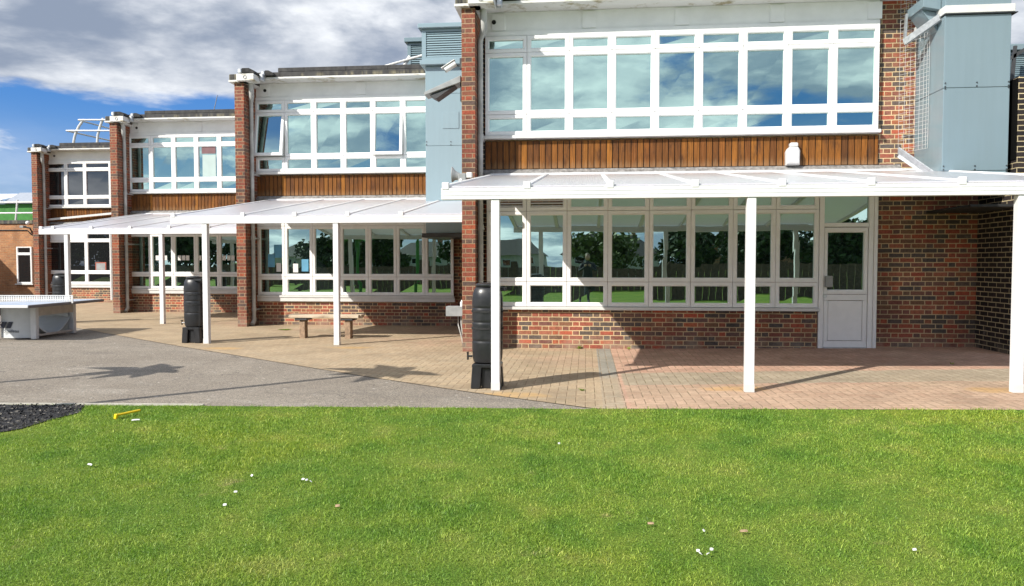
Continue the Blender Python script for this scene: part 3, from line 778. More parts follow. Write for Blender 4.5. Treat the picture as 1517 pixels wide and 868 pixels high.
post3 = [(on(100.5, 400, yc3+.06)[0], yc3+.06), (on(240.5, 420, yc3+.06)[0], yc3+.06)]
c3 = canopy('farthest white canopy, behind the ping-pong table', yc3, D3, r3[0]-.03, p2-.07, r3, post3)

# ------------------------------------------------------------------ water butts
def make_butt():
    root = thing('water_butt', (0, 0, 0), '', 'water butt', 'black slimline water butts strapped to canopy posts')
    def se(a, b, z, n=28, e=2.25):
        return [(a*math.copysign(abs(math.cos(t))**(2/e), math.cos(t)), b*math.copysign(abs(math.sin(t))**(2/e), math.sin(t)), z) for t in [2*PI*i/n for i in range(n)]]
    z0 = .285
    pr = [(.76,z0-.005),(.90,z0+.01),(.96,z0+.05),(1,z0+.16)]
    for g in (z0+.25, z0+.46, z0+.62):
        pr += [(1.0,g-.03),(1.0,g-.010),(.98,g-.003),(.98,g+.006),(1.004,g+.012),(1.0,g+.03)]
    pr += [(1.0,z0+.68),(.985,z0+.735),(.94,z0+.785),(.86,z0+.825),(.76,z0+.85),(.66,z0+.86)]
    body = MB().loft([se(.175*s, .150*s, z) for s, z in pr]).build('barrel', M['black'], root, smooth=True)
    MB().loft([se(.125*s, .115*s, z, 24, 2) for s, z in ((1, z0+.861), (1.08, z0+.863), (1.1, z0+.880), (1.02, z0+.892), (.6, z0+.902), (.2, z0+.905))]).build('lid', M['black'], root, smooth=True)
    st = MB()
    for sx in (-1, 1):
        for sy in (-1, 1):
            st.loft([[(sx*(.165+d)*1, sy*.145, z), (sx*(.165+d), sy*(.05), z), (sx*(.06+d), sy*.05, z), (sx*(.06+d), sy*.145, z)][::sx*sy] for z, d in ((0, .008), (.14, 0), (.278, -.012))])
    st.box(-.16, .16, -.14, .14, .235, .279)
    st.box(-.055, .055, -.10, .12, .0, .235)
    st.build('stand', M['black'], root, bevel=.008)
    tp = MB(); tp.tube([(-.17, -.03, z0+.07), (-.225, -.03, z0+.07)], .012, 8); tp.tube([(-.222, -.03, z0+.03), (-.222, -.03, z0+.11)], .011, 8); tp.box(-.232, -.212, -.06, 0, z0+.105, z0+.118)
    tp.build('tap', M['black'], root)
    for z in (z0+.38, z0+.57):
        sb = MB(); sb.loft([se(.180, .155, z), se(.182, .157, z), se(.182, .157, z+.022), se(.180, .155, z+.022)])
        sb.build('strap', M['blackmat'], root)
    sb = MB(); sb.obox((.10, -.10, z0+.835), (.95,-.3,0), (.3,.95,0), (0,0,1), .14, .03, .022); sb.build('diverter_arm', M['black'], root, bevel=.008)
    return root
butt = make_butt()
bx = on(722.5, 500, 8.34)[0]; butt.location = (bx, 8.33, 0)
butt['label'] = 'black water butt at the left end post of the nearest canopy, largest in view'
q = copy_tree(butt, (on(287.5, 470, 12.6)[0], 12.62, 0)); q['label'] = 'black water butt at the left post of the middle canopy'
q = copy_tree(butt, (on(88.5, 430, 16.65)[0], 16.68, 0)); q['label'] = 'black water butt behind the ping-pong net, farthest away'

# ------------------------------------------------------------------ bench
def bench():
    xa, ya = gr(446, 501.5); xb, yb_ = gr(519, 500.5); y = (ya+yb_)/2+.05; zt = .445
    x0, x1 = on(427.5, 466, y)[0], on(536, 466, y)[0]
    root = thing('bench', ((x0+x1)/2, y, 0), 'weathered wooden bench under the middle canopy', 'bench')
    m = MB()
    for i in range(3): m.box(x0+R.uniform(0,.015), x1-R.uniform(0,.015), y-.16+i*.125, y-.16+i*.125+.115, zt-.058, zt)
    m.build('seat', M['oldwood'], root, bevel=.008)
    for x in (xa, xb):
        MB().box(x-.055, x+.055, y-.10, y+.05, -.05, zt-.105).build('leg', M['legwood'], root, bevel=.008)
        MB().box(x-.13, x+.11, y-.14, y+.15, zt-.104, zt-.060).build('bracket', M['dark'], root, bevel=.01)
bench()

# ------------------------------------------------------------------ ping-pong table
def table():
    fh = Vector((-math.sin(YAW), math.cos(YAW), 0)); rt = RT
    o = rt*(-9.27)+fh*14.40; o.z = 0
    root = thing('ping_pong_table', o, 'grey outdoor ping-pong table with perforated white net', 'ping-pong table')
    def P(a, b, z): return o+rt*a+fh*b+Vector((0,0,z))
    def bx_(m, a0, a1, b0, b1, z0, z1): return m.obox(P((a0+a1)/2, (b0+b1)/2, (z0+z1)/2), rt, fh, (0,0,1), (a1-a0)/2, (b1-b0)/2, (z1-z0)/2)
    W, L, zt = .67, 1.22, .668
    for s in (-1, 1):
        m = MB(); bx_(m, -W+.012, W-.012, min(s*.01, s*(L-.012)), max(s*.01, s*(L-.012)), zt-.03, zt); t_ = m.build('tabletop', M['tabletop'], root)
        m = MB()
        for a0, a1, b0, b1 in ((-W+.02, -W+.045, .01, L-.02), (W-.045, W-.02, .01, L-.02), (-W+.045, W-.045, L-.045, L-.02), (-.002, .002, .01, L-.02)):
            bx_(m, a0, a1, min(s*b0, s*b1), max(s*b0, s*b1), zt+.0005, zt+.0025)
        m.build('court_line', M['paint'], t_)
        m = MB(); bx_(m, -W, W, s*L-.012, s*L+.012, zt-.048, zt-.003)
        m.build('end_rim', M['alu'] if s < 0 else M['tableedge'], root, bevel=.006)
        m = MB(); bx_(m, s*W-.012, s*W+.012, -L, L, zt-.052, zt-.002); m.build('side_rim', M['tableedge'], root, bevel=.006)
        # side rail under the top, near and far pedestal panels
        m = MB(); bx_(m, s*.38-.02, s*.38+.02, -.52, .60, zt-.235, zt-.056)
        bx_(m, s*.402-.004, s*.402+.004, -.38, -.24, zt-.16, zt-.145); bx_(m, s*.402-.004, s*.402+.004, .33, .48, zt-.16, zt-.145)
        m.build('side_rail', M['tablerail'], root, bevel=.004)
    for b, sg in ((-.56, -1), (.63, 1)):
        rings = []
        n = 12
        for k, th in ((0, 0), (1, .03)):
            rings.append([P(-.31+.62*i/n, b+sg*(.07*math.cos(PI*(i/n-.5))-.03+(-.0 if k == 0 else -th)), zz) for zz, seq in ((.015, range(n+1)),) for i in seq] )
        m = MB()
        for i in range(n):
            a0, a1 = -.31+.62*i/n, -.31+.62*(i+1)/n
            y0, y1 = [b+sg*(.07*math.cos(PI*(q/n-.5))-.05) for q in (i, i+1)]
            v = [P(a0, y0, .02), P(a1, y1, .02), P(a1, y1, zt-.055), P(a0, y0, zt-.055), P(a0, y0-sg*.03, .02), P(a1, y1-sg*.03, .02), P(a1, y1-sg*.03, zt-.055), P(a0, y0-sg*.03, zt-.055)]
            fs = [(0,1,2,3),(5,4,7,6),(3,2,6,7),(0,4,5,1)]
            m.add(v, fs if sg < 0 else [tuple(reversed(f)) for f in fs])
        pan = m.build('pedestal_panel', M['tableleg'], root)
        if sg < 0: near = pan
        for s in (-1, 1):
            m = MB(); bx_(m, s*.375-.075, s*.375+.03, b-.05, b+.05, 0, zt-.054); m.build('leg', M['paint'], root, bevel=.012, seg=2)
    m = MB()
    n = 10
    for i in range(n):                      # curved inner shelf
        b0, b1 = -.5+1.08*i/n, -.5+1.08*(i+1)/n
        f = lambda b: .07+.30*((b-.0)/.6)**2 if True else 0
        m.add([P(-.345, b0, f(b0)), P(.345, b0, f(b0)), P(.345, b1, f(b1)), P(-.345, b1, f(b1)), P(-.345, b0, f(b0)-.02), P(.345, b0, f(b0)-.02), P(.345, b1, f(b1)-.02), P(-.345, b1, f(b1)-.02)],
              [(0,1,2,3),(7,6,5,4),(1,5,6,2),(0,3,7,4)])
    m.build('inner_shelf', M['tableleg'], root)
    m = MB(); bx_(m, .345, .385, -.52, .60, .045, .085); m.build('lower_rail', M['tablerail'], root, bevel=.004)
    # perforated net: real holes
    nt = MB(); cw, ch_ = .045, .036; nn = int((2*W+.10)/cw); z0 = zt+.006
    nt_rows = 3; a_ = -(W+.05)
    def cell(x0, z0_, hole):
        q = [(x0, z0_), (x0+cw, z0_), (x0+cw, z0_+ch_), (x0, z0_+ch_)]
        if not hole: nt.add([P(x, 0, z) for x, z in q], [(0,1,2,3)]); return
        c = [(x0+cw*.5+cw*.36*math.cos(t), z0_+ch_*.5+ch_*.40*math.sin(t)) for t in [PI/4+PI+PI/2*i for i in range(4)]]
        nt.add([P(x, 0, z) for x, z in q+c], [(0,1,5,4),(1,2,6,5),(2,3,7,6),(3,0,4,7)])
    for j in range(nt_rows):
        for i in range(nn): cell(a_+i*cw, z0+j*ch_, True)
    N = nt.build('net', M['paint'], root); md = N.modifiers.new('thickness', 'SOLIDIFY'); md.thickness = .006
    m = MB(); bx_(m, a_-.006, a_+nn*cw+.006, -.006, .006, z0+nt_rows*ch_, z0+nt_rows*ch_+.018); bx_(m, a_+nn*cw, a_+nn*cw+.03, -.008, .008, z0-.03, z0+nt_rows*ch_+.018)
    bx_(m, a_-.03, a_, -.008, .008, z0-.03, z0+nt_rows*ch_+.018)
    m.build('net_frame', M['paint'], root)
    # printed mark and word on the near panel
    m = MB()
    yq = -.585
    for i in range(3):
        a0 = -.17-.115*i
        m.add([P(a0+.05, yq, .325), P(a0+.14, yq, .325), P(a0+.085, yq, .205), P(a0-.0, yq, .205)][::-1], [(0,1,2,3)])
    m.build('printed_mark', M['mark'], near)
    cu = bpy.data.curves.new('printed_word', 'FONT'); cu.body = 'cornilleau'; cu.size = .085; cu.align_x = 'RIGHT'; cu.extrude = .001; cu.materials.append(M['mark'])
    tmp = bpy.data.objects.new('printed_word', cu); COL.objects.link(tmp); bpy.context.view_layer.update()
    me = bpy.data.meshes.new_from_object(tmp.evaluated_get(bpy.context.evaluated_depsgraph_get())); bpy.data.objects.remove(tmp)
    w = bpy.data.objects.new('printed_word', me); COL.objects.link(w); w.parent = near
    if not me.materials: me.materials.append(M['mark'])
    w.location = P(.075, yq-.003, .125)-o; w.rotation_euler = (PI/2, 0, YAW)
table()

# ------------------------------------------------------------------ ducts and plant
def louvre_box(mb, frame, x0, x1, y0, y1, z0, z1, n, b=.09):
    frame.box(x0, x1, y0+.05, y1, z0, z1)
    frame.box(x0, x0+b, y0, y0+.049, z0, z1); frame.box(x1-b, x1, y0, y0+.049, z0, z1)
    frame.box(x0+b+.001, x1-b-.001, y0, y0+.049, z1-b*.6, z1); frame.box(x0+b+.001, x1-b-.001, y0, y0+.049, z0, z0+b*.7)
    for i in range(n):
        zz = z0+b*.7+(i+.5)*(z1-b*1.3-z0)/n
        mb.obox(((x0+x1)/2, y0+.02, zz), (1,0,0), (0,.5,.866), (0,-.866,.5), (x1-x0)/2-b, .020, .005)
def louvre_unit(label, px0, px1, pt, pb, Y, depth, n):
    x0, z1 = on(px0, pt, Y); x1, z0 = on(px1, pb, Y)
    root = thing('louvred_vent_box', ((x0+x1)/2, Y, z0), label, 'roof vent', 'louvred vent boxes on the roofs')
    fr, sl, bk = MB(), MB(), MB()
    louvre_box(sl, fr, x0, x1, Y, Y+depth, z0, z1-.12, n)
    fr.build('casing', M['duct'], root); sl.build('louvre_slats', M['duct'], root)
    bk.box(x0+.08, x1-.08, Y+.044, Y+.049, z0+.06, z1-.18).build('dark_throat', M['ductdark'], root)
    MB().box(x0-.07, x1+.07, Y-.09, Y+depth+.07, z1-.115, z1).build('cap', M['duct'], root, bevel=.01)
    return root
# tall duct between the second and first wings
yd2 = D2-.86
x0, zt2 = on(630, 98, yd2); x1 = p1-.02
dd = thing('ventilation_duct', (x0, yd2, 0), 'blue-grey sheet metal duct rising through the middle canopy beside the brick pier', 'duct', 'blue-grey ducts climbing the school front')
m = MB(); zz = [2.06, on(640, 216, yd2)[1], on(640, 139, yd2)[1], zt2]
for i in range(3): m.box(x0, x1, yd2, D2-.001, zz[i]+.003, zz[i+1]-.003)
m.box(x0+.01, x1-.01, yd2+.012, D2-.002, zz[0]+.001, zz[3]-.001)
m.build('duct_panel', M['ductpale'], dd, bevel=.004)
ax0, az1 = on(656, 166, yd2); ax1, az0 = on(680, 190, yd2)
m = MB(); m.box(ax0, ax1, yd2-.012, yd2-.001, az0, az1); m.build('access_hatch', M['ductpale'], dd, bevel=.003)
m = MB()
for px, py in ((632, 210), (668, 210), (632, 214.5), (668, 214.5)):
    a, b = on(px, py, yd2); m.tube([(a, yd2-.012, b), (a, yd2+.001, b)], .012, 6)
m.build('rivets', M['ductdark'], dd)
MB().box(x0-.08, x1+.01, yd2-.06, D2-.0015, 1.97, 2.058).build('duct_foot', M['dark'], dd)
ax, az = on(625, 101, yd2)
MB().box(ax-.02, x1, yd2-.12, D2+.2, zt2+.002, on(640, 90, yd2)[1]-.002).build('flange', M['ductpale'], dd, bevel=.008)
lx0, lz1 = on(625.5, 37.5, yd2); lz0 = on(640, 90, yd2)[1]
fr, sl = MB(), MB(); louvre_box(sl, fr, lx0, x1-.005, yd2-.05, D2+.2, lz0, lz1-.10, 11)
fr.build('louvre_casing', M['ductpale'], dd); sl.build('louvre_slats', M['ductpale'], dd)
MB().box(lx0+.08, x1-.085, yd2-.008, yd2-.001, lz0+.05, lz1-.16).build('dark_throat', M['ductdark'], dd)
MB().box(lx0-.07, x1-.004, yd2-.14, D2+.26, lz1-.095, lz1).build('cap', M['ductpale'], dd, bevel=.01)
louvre_unit('smaller louvred vent box on the roof behind the middle duct', 603.5, 640, 57, 106, D2+3.2, 1.6, 12)
# lead apron where the canopy meets the duct
# big duct on the right
yd1 = D1-.88
X0, X1 = on(1397.5, 150, yd1)[0], on(1495.5, 150, yd1)[0]
d1 = thing('ventilation_duct', (X0, yd1, 0), 'large blue-grey sheet metal duct above the right end of the nearest canopy', 'duct', 'blue-grey ducts climbing the school front')
zs = [2.62, on(1440, 253, yd1)[1], on(1440, 129.5, yd1)[1], on(1440, 21, yd1)[1], on(1440, 8, yd1)[1], 6.5]
m = MB()
for i in (0, 1, 2): m.box(X0, X1, yd1, D1+.05, zs[i]+.003, zs[i+1]-.003)
m.box(X0+.01, X1-.01, yd1+.012, D1+.04, zs[0]+.001, zs[5]-.001)
m.box(X0+.004, X1-.004, yd1+.004, D1+.9, zs[4]+.003, zs[5])
m.build('duct_panel', M['duct'], d1, bevel=.005)
MB().box(X0-.02, X1+.03, yd1-.04, D1+.9, zs[3]+.014, zs[4]).build('flange', M['sill'], d1, bevel=.004)
MB().box(X0-.015, X1+.07, yd1-.035, D1+.5, zs[3], zs[3]+.012).build('flange_gasket', M['ductdark'], d1)
m = MB()
for z_ in (zs[1], zs[2]):
    for a in (X0+.02, (X0+X1)/2, X1-.02):
        for dz_ in (.05, .0, -.03)[:3 if a != (X0+X1)/2 else 2]:
            m.tube([(a, yd1-.012, z_+dz_+.02), (a, yd1+.001, z_+dz_+.02)], .010, 6)
m.build('rivets', M['ductdark'], d1)
m = MB(); hx0 = on(1357, 14, D1-.5)[0]; hz1, hz0 = on(1375, 4, D1-.5)[1], on(1375, 21, D1-.5)[1]
m.prism([(hx0, hz0+.03), (X0-.002, hz0-.02), (X0-.002, hz1), (hx0, hz1)], lambda p, k: (p[0], D1-.20-k*.55, p[1]))
m.build('offset_hood', M['duct'], d1, bevel=.004)
m = MB(); m.prism([(hx0+.02, hz0+.02), (X0-.003, hz0-.03), (X0-.003, hz0-.30)], lambda p, k: (p[0], D1-.25-k*.40, p[1])); m.build('hood_gusset', M['duct'], d1)
# wire climbing guard beside it
gd = thing('wire_guard', (X0-.3, D1-.5, 2.9), 'curved wire mesh guard between the brickwork and the right-hand duct', 'wire guard')
wm = MB(); gx0 = X0-.27; zg0, zg1 = on(1345, 222, D1-.3)[1], 5.62
def gp(u, z):                     # quarter-round sheet
    a = u*PI/2*.95; return (gx0+.24*math.sin(a), D1-.02-.34*u-.12*math.sin(a), z)
nu = 7
for i in range(nu+1): wm.tube([gp(i/nu, zg0), gp(i/nu, zg1)], .0019, 4)
k = 0; z = zg0
while z < zg1: wm.tube([gp(i/nu, z) for i in range(nu+1)], .0018, 4); z += .06
wm.build('mesh', M['paint'], gd)
m = MB(); a0, b0 = on(1331, 223, D1-.35); a1, b1_ = on(1384, 262, D1-.7)
m.beam((a0, D1-.35, b0), (a1, D1-.75, b1_), .14, .02, (.5,.4,.8)); m.beam((a0+.03, D1-.33, b0-.05), (a1+.05, D1-.72, b1_-.06), .02, .11)
m.build('angle_bracket', M['steel'], gd)
m = MB(); a0, b0 = on(1341, 62, D1-.3); a1, b1_ = on(1398, 22, yd1)
m.beam((a0, D1-.28, b0), (a1, yd1+.1, b1_),   .05, .10); m.beam((a0, D1-.28, b0), (a0+.02, D1-.28, b0+.42), .03, .05, (0,1,0)); m.build('brace', M['steel'], gd)
# roof plant on the far right with strut
lu = louvre_unit('louvred vent box at the far right edge, above the black brick wall', 1490, 1600, 67, 125, D1+2.5, 1.8, 14)
m = MB(); a, b = on(1504, 68, D1+2.2); a2, b2_ = on(1499, 122, D1+2.2); m.beam((a, D1+2.2, b), (a2, D1+2.2, b2_), .05, .05, (0,1,0)); a3, b3_ = on(1494, 88, D1+2.2); a4_, b4_ = on(1520, 72, D1+2.2); m.beam((a3, D1+2.2, b3_), (a4_, D1+2.2, b4_), .06, .05, (0,1,0))
m.build('strut', M['dark'], lu)

# ------------------------------------------------------------------ things fixed to the walls
# alarm bell box
ax, az = on(1174, 229, D1); s = .11
ab = thing('alarm_box', (ax, D1, az-.18), 'white moulded alarm box fixed to the timber band', 'alarm box')
out = [(-.105,-.17),(.105,-.17),(.108,.06),(.09,.10),(.075,.12),(-.045,.125),(-.085,.09),(-.108,.04)]
def inset(k, d): return [(x*k, z*k-.0) for x, z in out]
m = MB(); m.loft([[(ax+x, y, az+z) for x, z in inset(k, 0)][::-1] for k, y in ((1, D1+.049), (1, D1-.03), (.9, D1-.07), (.72, D1-.08))])
m.build('cover', M['alarm'], ab, bevel=.006, seg=2)
m = MB(); m.loft([[(ax+.015+x*.062, y, az+.125+z*.05) for x, z in ((-1,0),(1,0),(1,1),(.7,1.25),(-.7,1.25),(-1,1))][::-1] for y in (D1+.049, D1-.035)]); m.build('strobe_cap', M['alarm'], ab, bevel=.004)
# bullet camera and flood light on the pier of the first wing
yq = D1-.40
ca, cz = on(668, 98.5, yq)
cc = thing('security_camera', (p1, yq, cz), 'white bullet camera on the pier beside the middle duct', 'security camera')
dv = Vector((-.84, -.12, -.55)).normalized(); c0 = Vector((p1-.03, yq, cz+.04))
m = MB(); m.box(p1-.055, p1-.002, yq-.04, yq+.04, cz-.05, cz+.12); m.build('mount', M['dark'], cc, bevel=.004)
m = MB(); m.tube([(p1-.05, yq, cz+.0), (p1-.10, yq, cz+.015), (p1-.14, yq, cz+.02)], .012, 6); m.build('arm', M['dark'], cc)
b0 = Vector((p1-.13, yq, cz+.045)); sd = dv.cross(Vector((0,1,0))).normalized()
m = MB(); m.tube([b0, b0+dv*.20], .046, 14); m.build('housing', M['upvc'], cc, smooth=True)
m = MB(); m.obox(b0+dv*.105+sd*.05*(1 if sd.z > 0 else -1), dv, (0,1,0), sd, .125, .055, .006); m.build('sun_shield', M['upvc'], cc, bevel=.003)
m = MB(); m.tube([b0+dv*.20, b0+dv*.206], .04, 14); m.build('lens', M['darkglass'], cc)
yl = D1-.36
fa, fz = on(681, 135, yl)
fl = thing('flood_light', (p1, yl, fz), 'grey sloping flood light on a black plate below the bullet camera', 'wall light')
MB().box(p1-.045, p1-.002, yl-.10, yl+.10, on(681, 152, yl)[1], on(681, 119, yl)[1]).build('wall_plate', M['dark'], fl, bevel=.006)
t1 = on(683, 113, yl); t0 = on(630, 140, yl)
m = MB(); m.prism([(p1-.03, t1[1]-.02), (t0[0], t0[1]), (t0[0]+.02, t0[1]-.045), (p1-.03, t1[1]-.13)], lambda p, k: (p[0], yl-.15+.30*k, p[1])); m.build('lamp_head', M['greybox'], fl, bevel=.006)
m = MB(); a_, b_ = on(648, 149, yl); m.prism([(p1-.12, t1[1]-.17), (t0[0]+.10, t0[1]-.045), (a_, b_)], lambda p, k: (p[0], yl-.12+.24*k, p[1])); m.build('lamp_gear', M['dark'], fl, bevel=.004)
# horn loudspeaker and sensor beside the pier, above the canopy
yh = D1-.72
hx, hz = on(684, 262, yh)
hs = thing('horn_loudspeaker', (hx, yh, hz-.1), 'grey horn loudspeaker on the pier just above the nearest canopy', 'loudspeaker')
m = MB(); hxA = on(670, 258, yh); 
m.loft([[(hx-.02-d*.9, yh+math.cos(t)*r*.7, hz+.0+d*.28+math.sin(t)*r) for t in [2*PI*i/14 for i in range(14)]] for d, r in ((0, .05), (.05, .055), (.10, .075), (.14, .115), (.15, .118))], cap=False)
h_ = m.build('horn', M['greybox'], hs, smooth=True); md = h_.modifiers.new('thickness', 'SOLIDIFY'); md.thickness = .006
m = MB(); m.box(hx-.05, hx+.08, yh-.06, yh+.06, hz-.10, hz+.05); m.build('driver_box', M['greybox'], hs, bevel=.012)
m = MB(); m.box(hx+.082, hx+.165, yh-.05, yh+.05, hz-.02, hz+.065); m.build('junction_box', M['upvc'], hs, bevel=.006)
MB().ball((hx-.0, yh-.085, hz-.065), .03).build('sensor_dome', M['upvc'], hs, smooth=True)
m = MB(); m.tube([(hx+.12, yh, hz-.02), (hx+.12, yh+.05, hz-.09), (hx+.14, D1-.575, hz-.09)], .012, 6); m.build('bracket', M['dark'], hs)
# grey trunking box with pipes left of the same pier
yt = D1-.30
ta, tb = on(662, 468, yt); tc, td = on(684, 453.5, yt)
tb_ = thing('trunking_box', (p1-.1, yt, tb), 'pale grey service box with thin pipes on the left of the nearest pier', 'service box')
m = MB(); m.box(ta, p1-.002, yt-.09, yt+.12, tb, td); m.build('box', M['greybox'], tb_, bevel=.006)
m = MB(); m.tube([(p1-.05, yt, td), (p1-.05, yt, td+.05), (p1-.03, yt, td+.09)], .03, 10); m.build('pipe_elbow', M['upvc'], tb_, smooth=True)
m = MB(); m.tube([(p1-.12, yt+.05, tb), (p1-.12, yt+.05, tb-.15), (p1-.05, yt+.0, tb-.38), (p1-.02, yt-.05, .03)], .010, 6); m.tube([(p1-.06, yt, tb), (p1-.06, yt, tb-.12), (p1-.03, yt-.02, tb-.32)], .016, 6); m.build('pipe', M['pipe'], tb_)
m = MB(); m.box(p1-.075, p1-.02, D2-3.9, D2-3.8, .15, 2.6); 
# white slanting cable tray on the far wing
q0, q1 = on(70, 325.5, D4-.06), on(168, 316, D4-.06)
m = MB(); m.beam((q0[0], D4-.06, q0[1]), (q1[0], D4-.06, q1[1]), .06, .07); tr_ = m.build('cable_tray', M['paint'], b4)
for px in (164.5, 168.5):
    a, b = on(px, 380, D4-.1); m = MB(); m.tube([(a, D4-.1, .1), (a, D4-.1, 2.55)], .045, 10); m.build('waste_pipe', M['paint'], b4, smooth=True)

# ------------------------------------------------------------------ annexe and far things on the left
ya = 30.0
xw, zw = on(62, 326, ya); xw = xw
an = thing('annexe', (xw-6, ya, 0), 'single-storey orange-brown brick annexe at the left edge', 'building')
MB().box(xw-13, xw+.8, ya, ya+7, -.2, zw-.16).build('brick_wall', M['buff_brick'], an)
MB().box(xw-13.1, xw+.8, ya-.06, ya+7, zw-.158, zw+.0).build('roof_edge', M['felt'], an, bevel=.01)
wgx = on(0, 385, ya)[0]-1.9
MB().box(wgx-8, wgx, ya-9, ya-.002, -.2, 3.3).build('side_wing', M['buff_brick'], an); MB().box(wgx-8, wgx+.05, ya-9.05, ya-.07, 3.302, 3.46).build('side_wing_roof', M['felt'], an)
w0, wz1 = on(25.5, 365.5, ya); w1, wz0 = on(49.5, 420, ya); ws = on(37, 376, ya)[1]
wf, wp = MB(), MB()
pane_quad(wp, light(wf, w0, w1, wz0, ws, ya-.07, .07, .06, .06)); pane_quad(wp, light(wf, w0, w1, ws, wz1, ya-.07, .07, .05, .05))
ww = wf.build('window', M['upvc'], an); wp.build('pane', M['plainglass'], ww)
MB().box(w0-.06, w1+.06, ya-.12, ya-.001, wz0-.05, wz0-.002).build('window_sill', M['sill'], ww)
cb = MB(); c_ = [on(px, 341+(.0), ya-.03) for px in (-60, 0, 20, 40)] ; cb.tube([(x, ya-.03, z) for x, z in c_]+[(on(47, 348, ya-.03)[0], ya-.03, on(47, 348, ya-.03)[1])], .022, 5); cb.build('cable', M['black'], an)
ca_ = on(41, 330, ya-.3)
c2_ = thing('security_camera', (ca_[0], ya-.3, ca_[1]), 'small camera with a floodlight on the annexe wall, far left', 'security camera')
MB().ball((ca_[0], ya-.3, ca_[1]), .085).build('dome', M['upvc'], c2_, smooth=True)
m = MB(); a, b = on(34.5, 336, ya-.3); m.box(a-.10, a+.08, ya-.4, ya-.2, b-.05, b+.05); m.build('lamp', M['greybox'], c2_, bevel=.01)
m = MB(); a, b = on(47, 345, ya-.1); m.tube([(ca_[0]-.1, ya-.3, ca_[1]-.18), (ca_[0]+.05, ya-.25, ca_[1]-.22), (a, ya-.05, b)], .035, 6); m.build('bracket', M['dark'], c2_)
# railing on its roof
yr_ = ya+.3
rl = thing('roof_railing', (xw-4, yr_, zw), 'white two-rail guard railing on the annexe roof', 'railing')
for py in (299.5, 315.5):
    z = on(30, py, yr_)[1]; MB().tube([(xw-13, yr_, z), (xw+.8, yr_, z)], .035, 8).build('rail', M['paint'], rl, smooth=True)
for px in (24.5, -60):
    xa = on(px, 300, yr_)[0]; z1 = on(px, 296, yr_)[1]; MB().tube([(xa-.06, yr_, zw), (xa+.05, yr_, z1)], .04, 8).build('post', M['paint'], rl, smooth=True)
# green hall with a white membrane roof behind
yg = 48.0
g0, gt_ = on(-90, 303, yg); g1, gb_ = on(50, 330, yg)
hall = thing('sports_hall', (g0, yg, 0), 'green clad hall with white curved roof far behind the annexe', 'building')
MB().box(g0-20, g1+3, yg, yg+16, 0, gt_).build('green_wall', M['green'], hall)
m = MB(); zr0, zr1 = gt_+.02, on(13, 281.5, yg+2)[1]
for i in range(10):
    t0, t1 = i/10, (i+1)/10
    fy = lambda t: yg-.3+8*t; fz_ = lambda t: zr0+.25+(zr1-zr0-.25)*math.sin(PI/2*min(1, t*1.4)) if t < .72 else zr1
    xr = g1-2.2
    m.add([(g0-20, fy(t0), fz_(t0)), (xr+.0, fy(t0), fz_(t0)), (xr, fy(t1), fz_(t1)), (g0-20, fy(t1), fz_(t1))], [(0,1,2,3)])
m.box(g0-20, g1-2.2, yg-.32, yg-.02, zr0-.0, zr0+.25)
m.build('membrane_roof', M['marquee'], hall, smooth=True)
MB().prism([(yg-.3, zr0), (yg+1.5, zr1-.25), (yg+12, zr1-.1), (yg+12, zr0)], lambda p, k: (g1-2.19 if k else g1+3.2, p[0], p[1])).build('side_roof', M['greyroof'], hall)

# roof rails
def roof_rail(label, Y, arcs, rails, r=.04):
    x_, z_ = on(*rails[0][0], Y)
    root = thing('roof_rail', (x_, Y, z_), label, 'roof rail', 'curved safety rails on the roofs')
    for pts in arcs:
        MB().tube([(on(a, b, Y)[0], Y, on(a, b, Y)[1]) for a, b in pts], r*1.2, 8).build('curved_stanchion', M['paint'], root, smooth=True)
    for (a, b), (c, d), dy in rails:
        xa, za = on(a, b, Y-.05); xb, zb_ = on(c, d, Y-.05+dy)
        MB().tube([(xa, Y-.05, za), (xb, Y-.05+dy, zb_)], r*.8, 8).build('rail', M['paint'], root, smooth=True)
roof_rail('white curved roof rail on the roof of the far wing', D4+2, [[(109, 212), (110.5, 203), (113, 195), (117, 187), (122, 180)], [(144, 212), (145, 200), (147.5, 190), (150.5, 181), (153, 175)]],
          [((98, 193.5), (180, 193.5), 0), ((116, 177.5), (180, 177.5), 0), ((100, 194), (180, 212), 6), ((117, 178), (180, 195), 6)])
roof_rail('white curved roof rail beside the louvred box behind the middle roof', D2+2.4, [[(596, 106), (598, 100), (601, 93), (607.5, 83.5)]], [((545, 105), (626, 82), 0), ((614, 105), (626, 100.5), 0)])
a, b = on(312.5, 168.5, D3+1.5); a2, b2_ = on(322, 141, D3+1.5)
m = MB(); m.tube([(a, D3+1.5, b-.3), (a2, D3+1.5, b2_)], .012, 5); tag(rebase(m.build('roof_aerial', M['lead']), (a, D3+1.5, b-.3)), 'thin slanting wire aerial on the second-farthest roof', 'aerial')

# ------------------------------------------------------------------ litter on the lawn
def scrap(name, px, py, L, W_, ang, mat, label, cat, curl=.0015, h=.022):
    x, y = gr(px, py); g = gz(x)+h
    L *= .65; W_ *= .6; m = MB(); n = 5; c, s_ = math.cos(ang), math.sin(ang)
    top = []
    for i in range(n+1):
        u = (i/n-.5)*L; z = g+curl*math.sin(i/n*PI)*L/.05
        ww_ = W_*(.55+.45*math.sin(PI*(i+.6)/(n+1.2)))
        for v in (-1, 1): top.append((x+c*u-s_*v*ww_/2, y+s_*u+c*v*ww_/2, z+.004*v))
    fs = [(2*i, 2*i+2, 2*i+3, 2*i+1) for i in range(n)]
    m.add(top, fs); o = m.build(name, M[mat]); md = o.modifiers.new('thickness', 'SOLIDIFY'); md.thickness = .004
    rebase(o, (x, y, g)); return tag(o, label, cat)
x, y = gr(172, 621); x2, y2 = gr(208, 613.5)
yst = thing('yellow_stick', (x, y, .03), 'yellow plastic stick lying on the lawn near the mulch bed', 'stick')
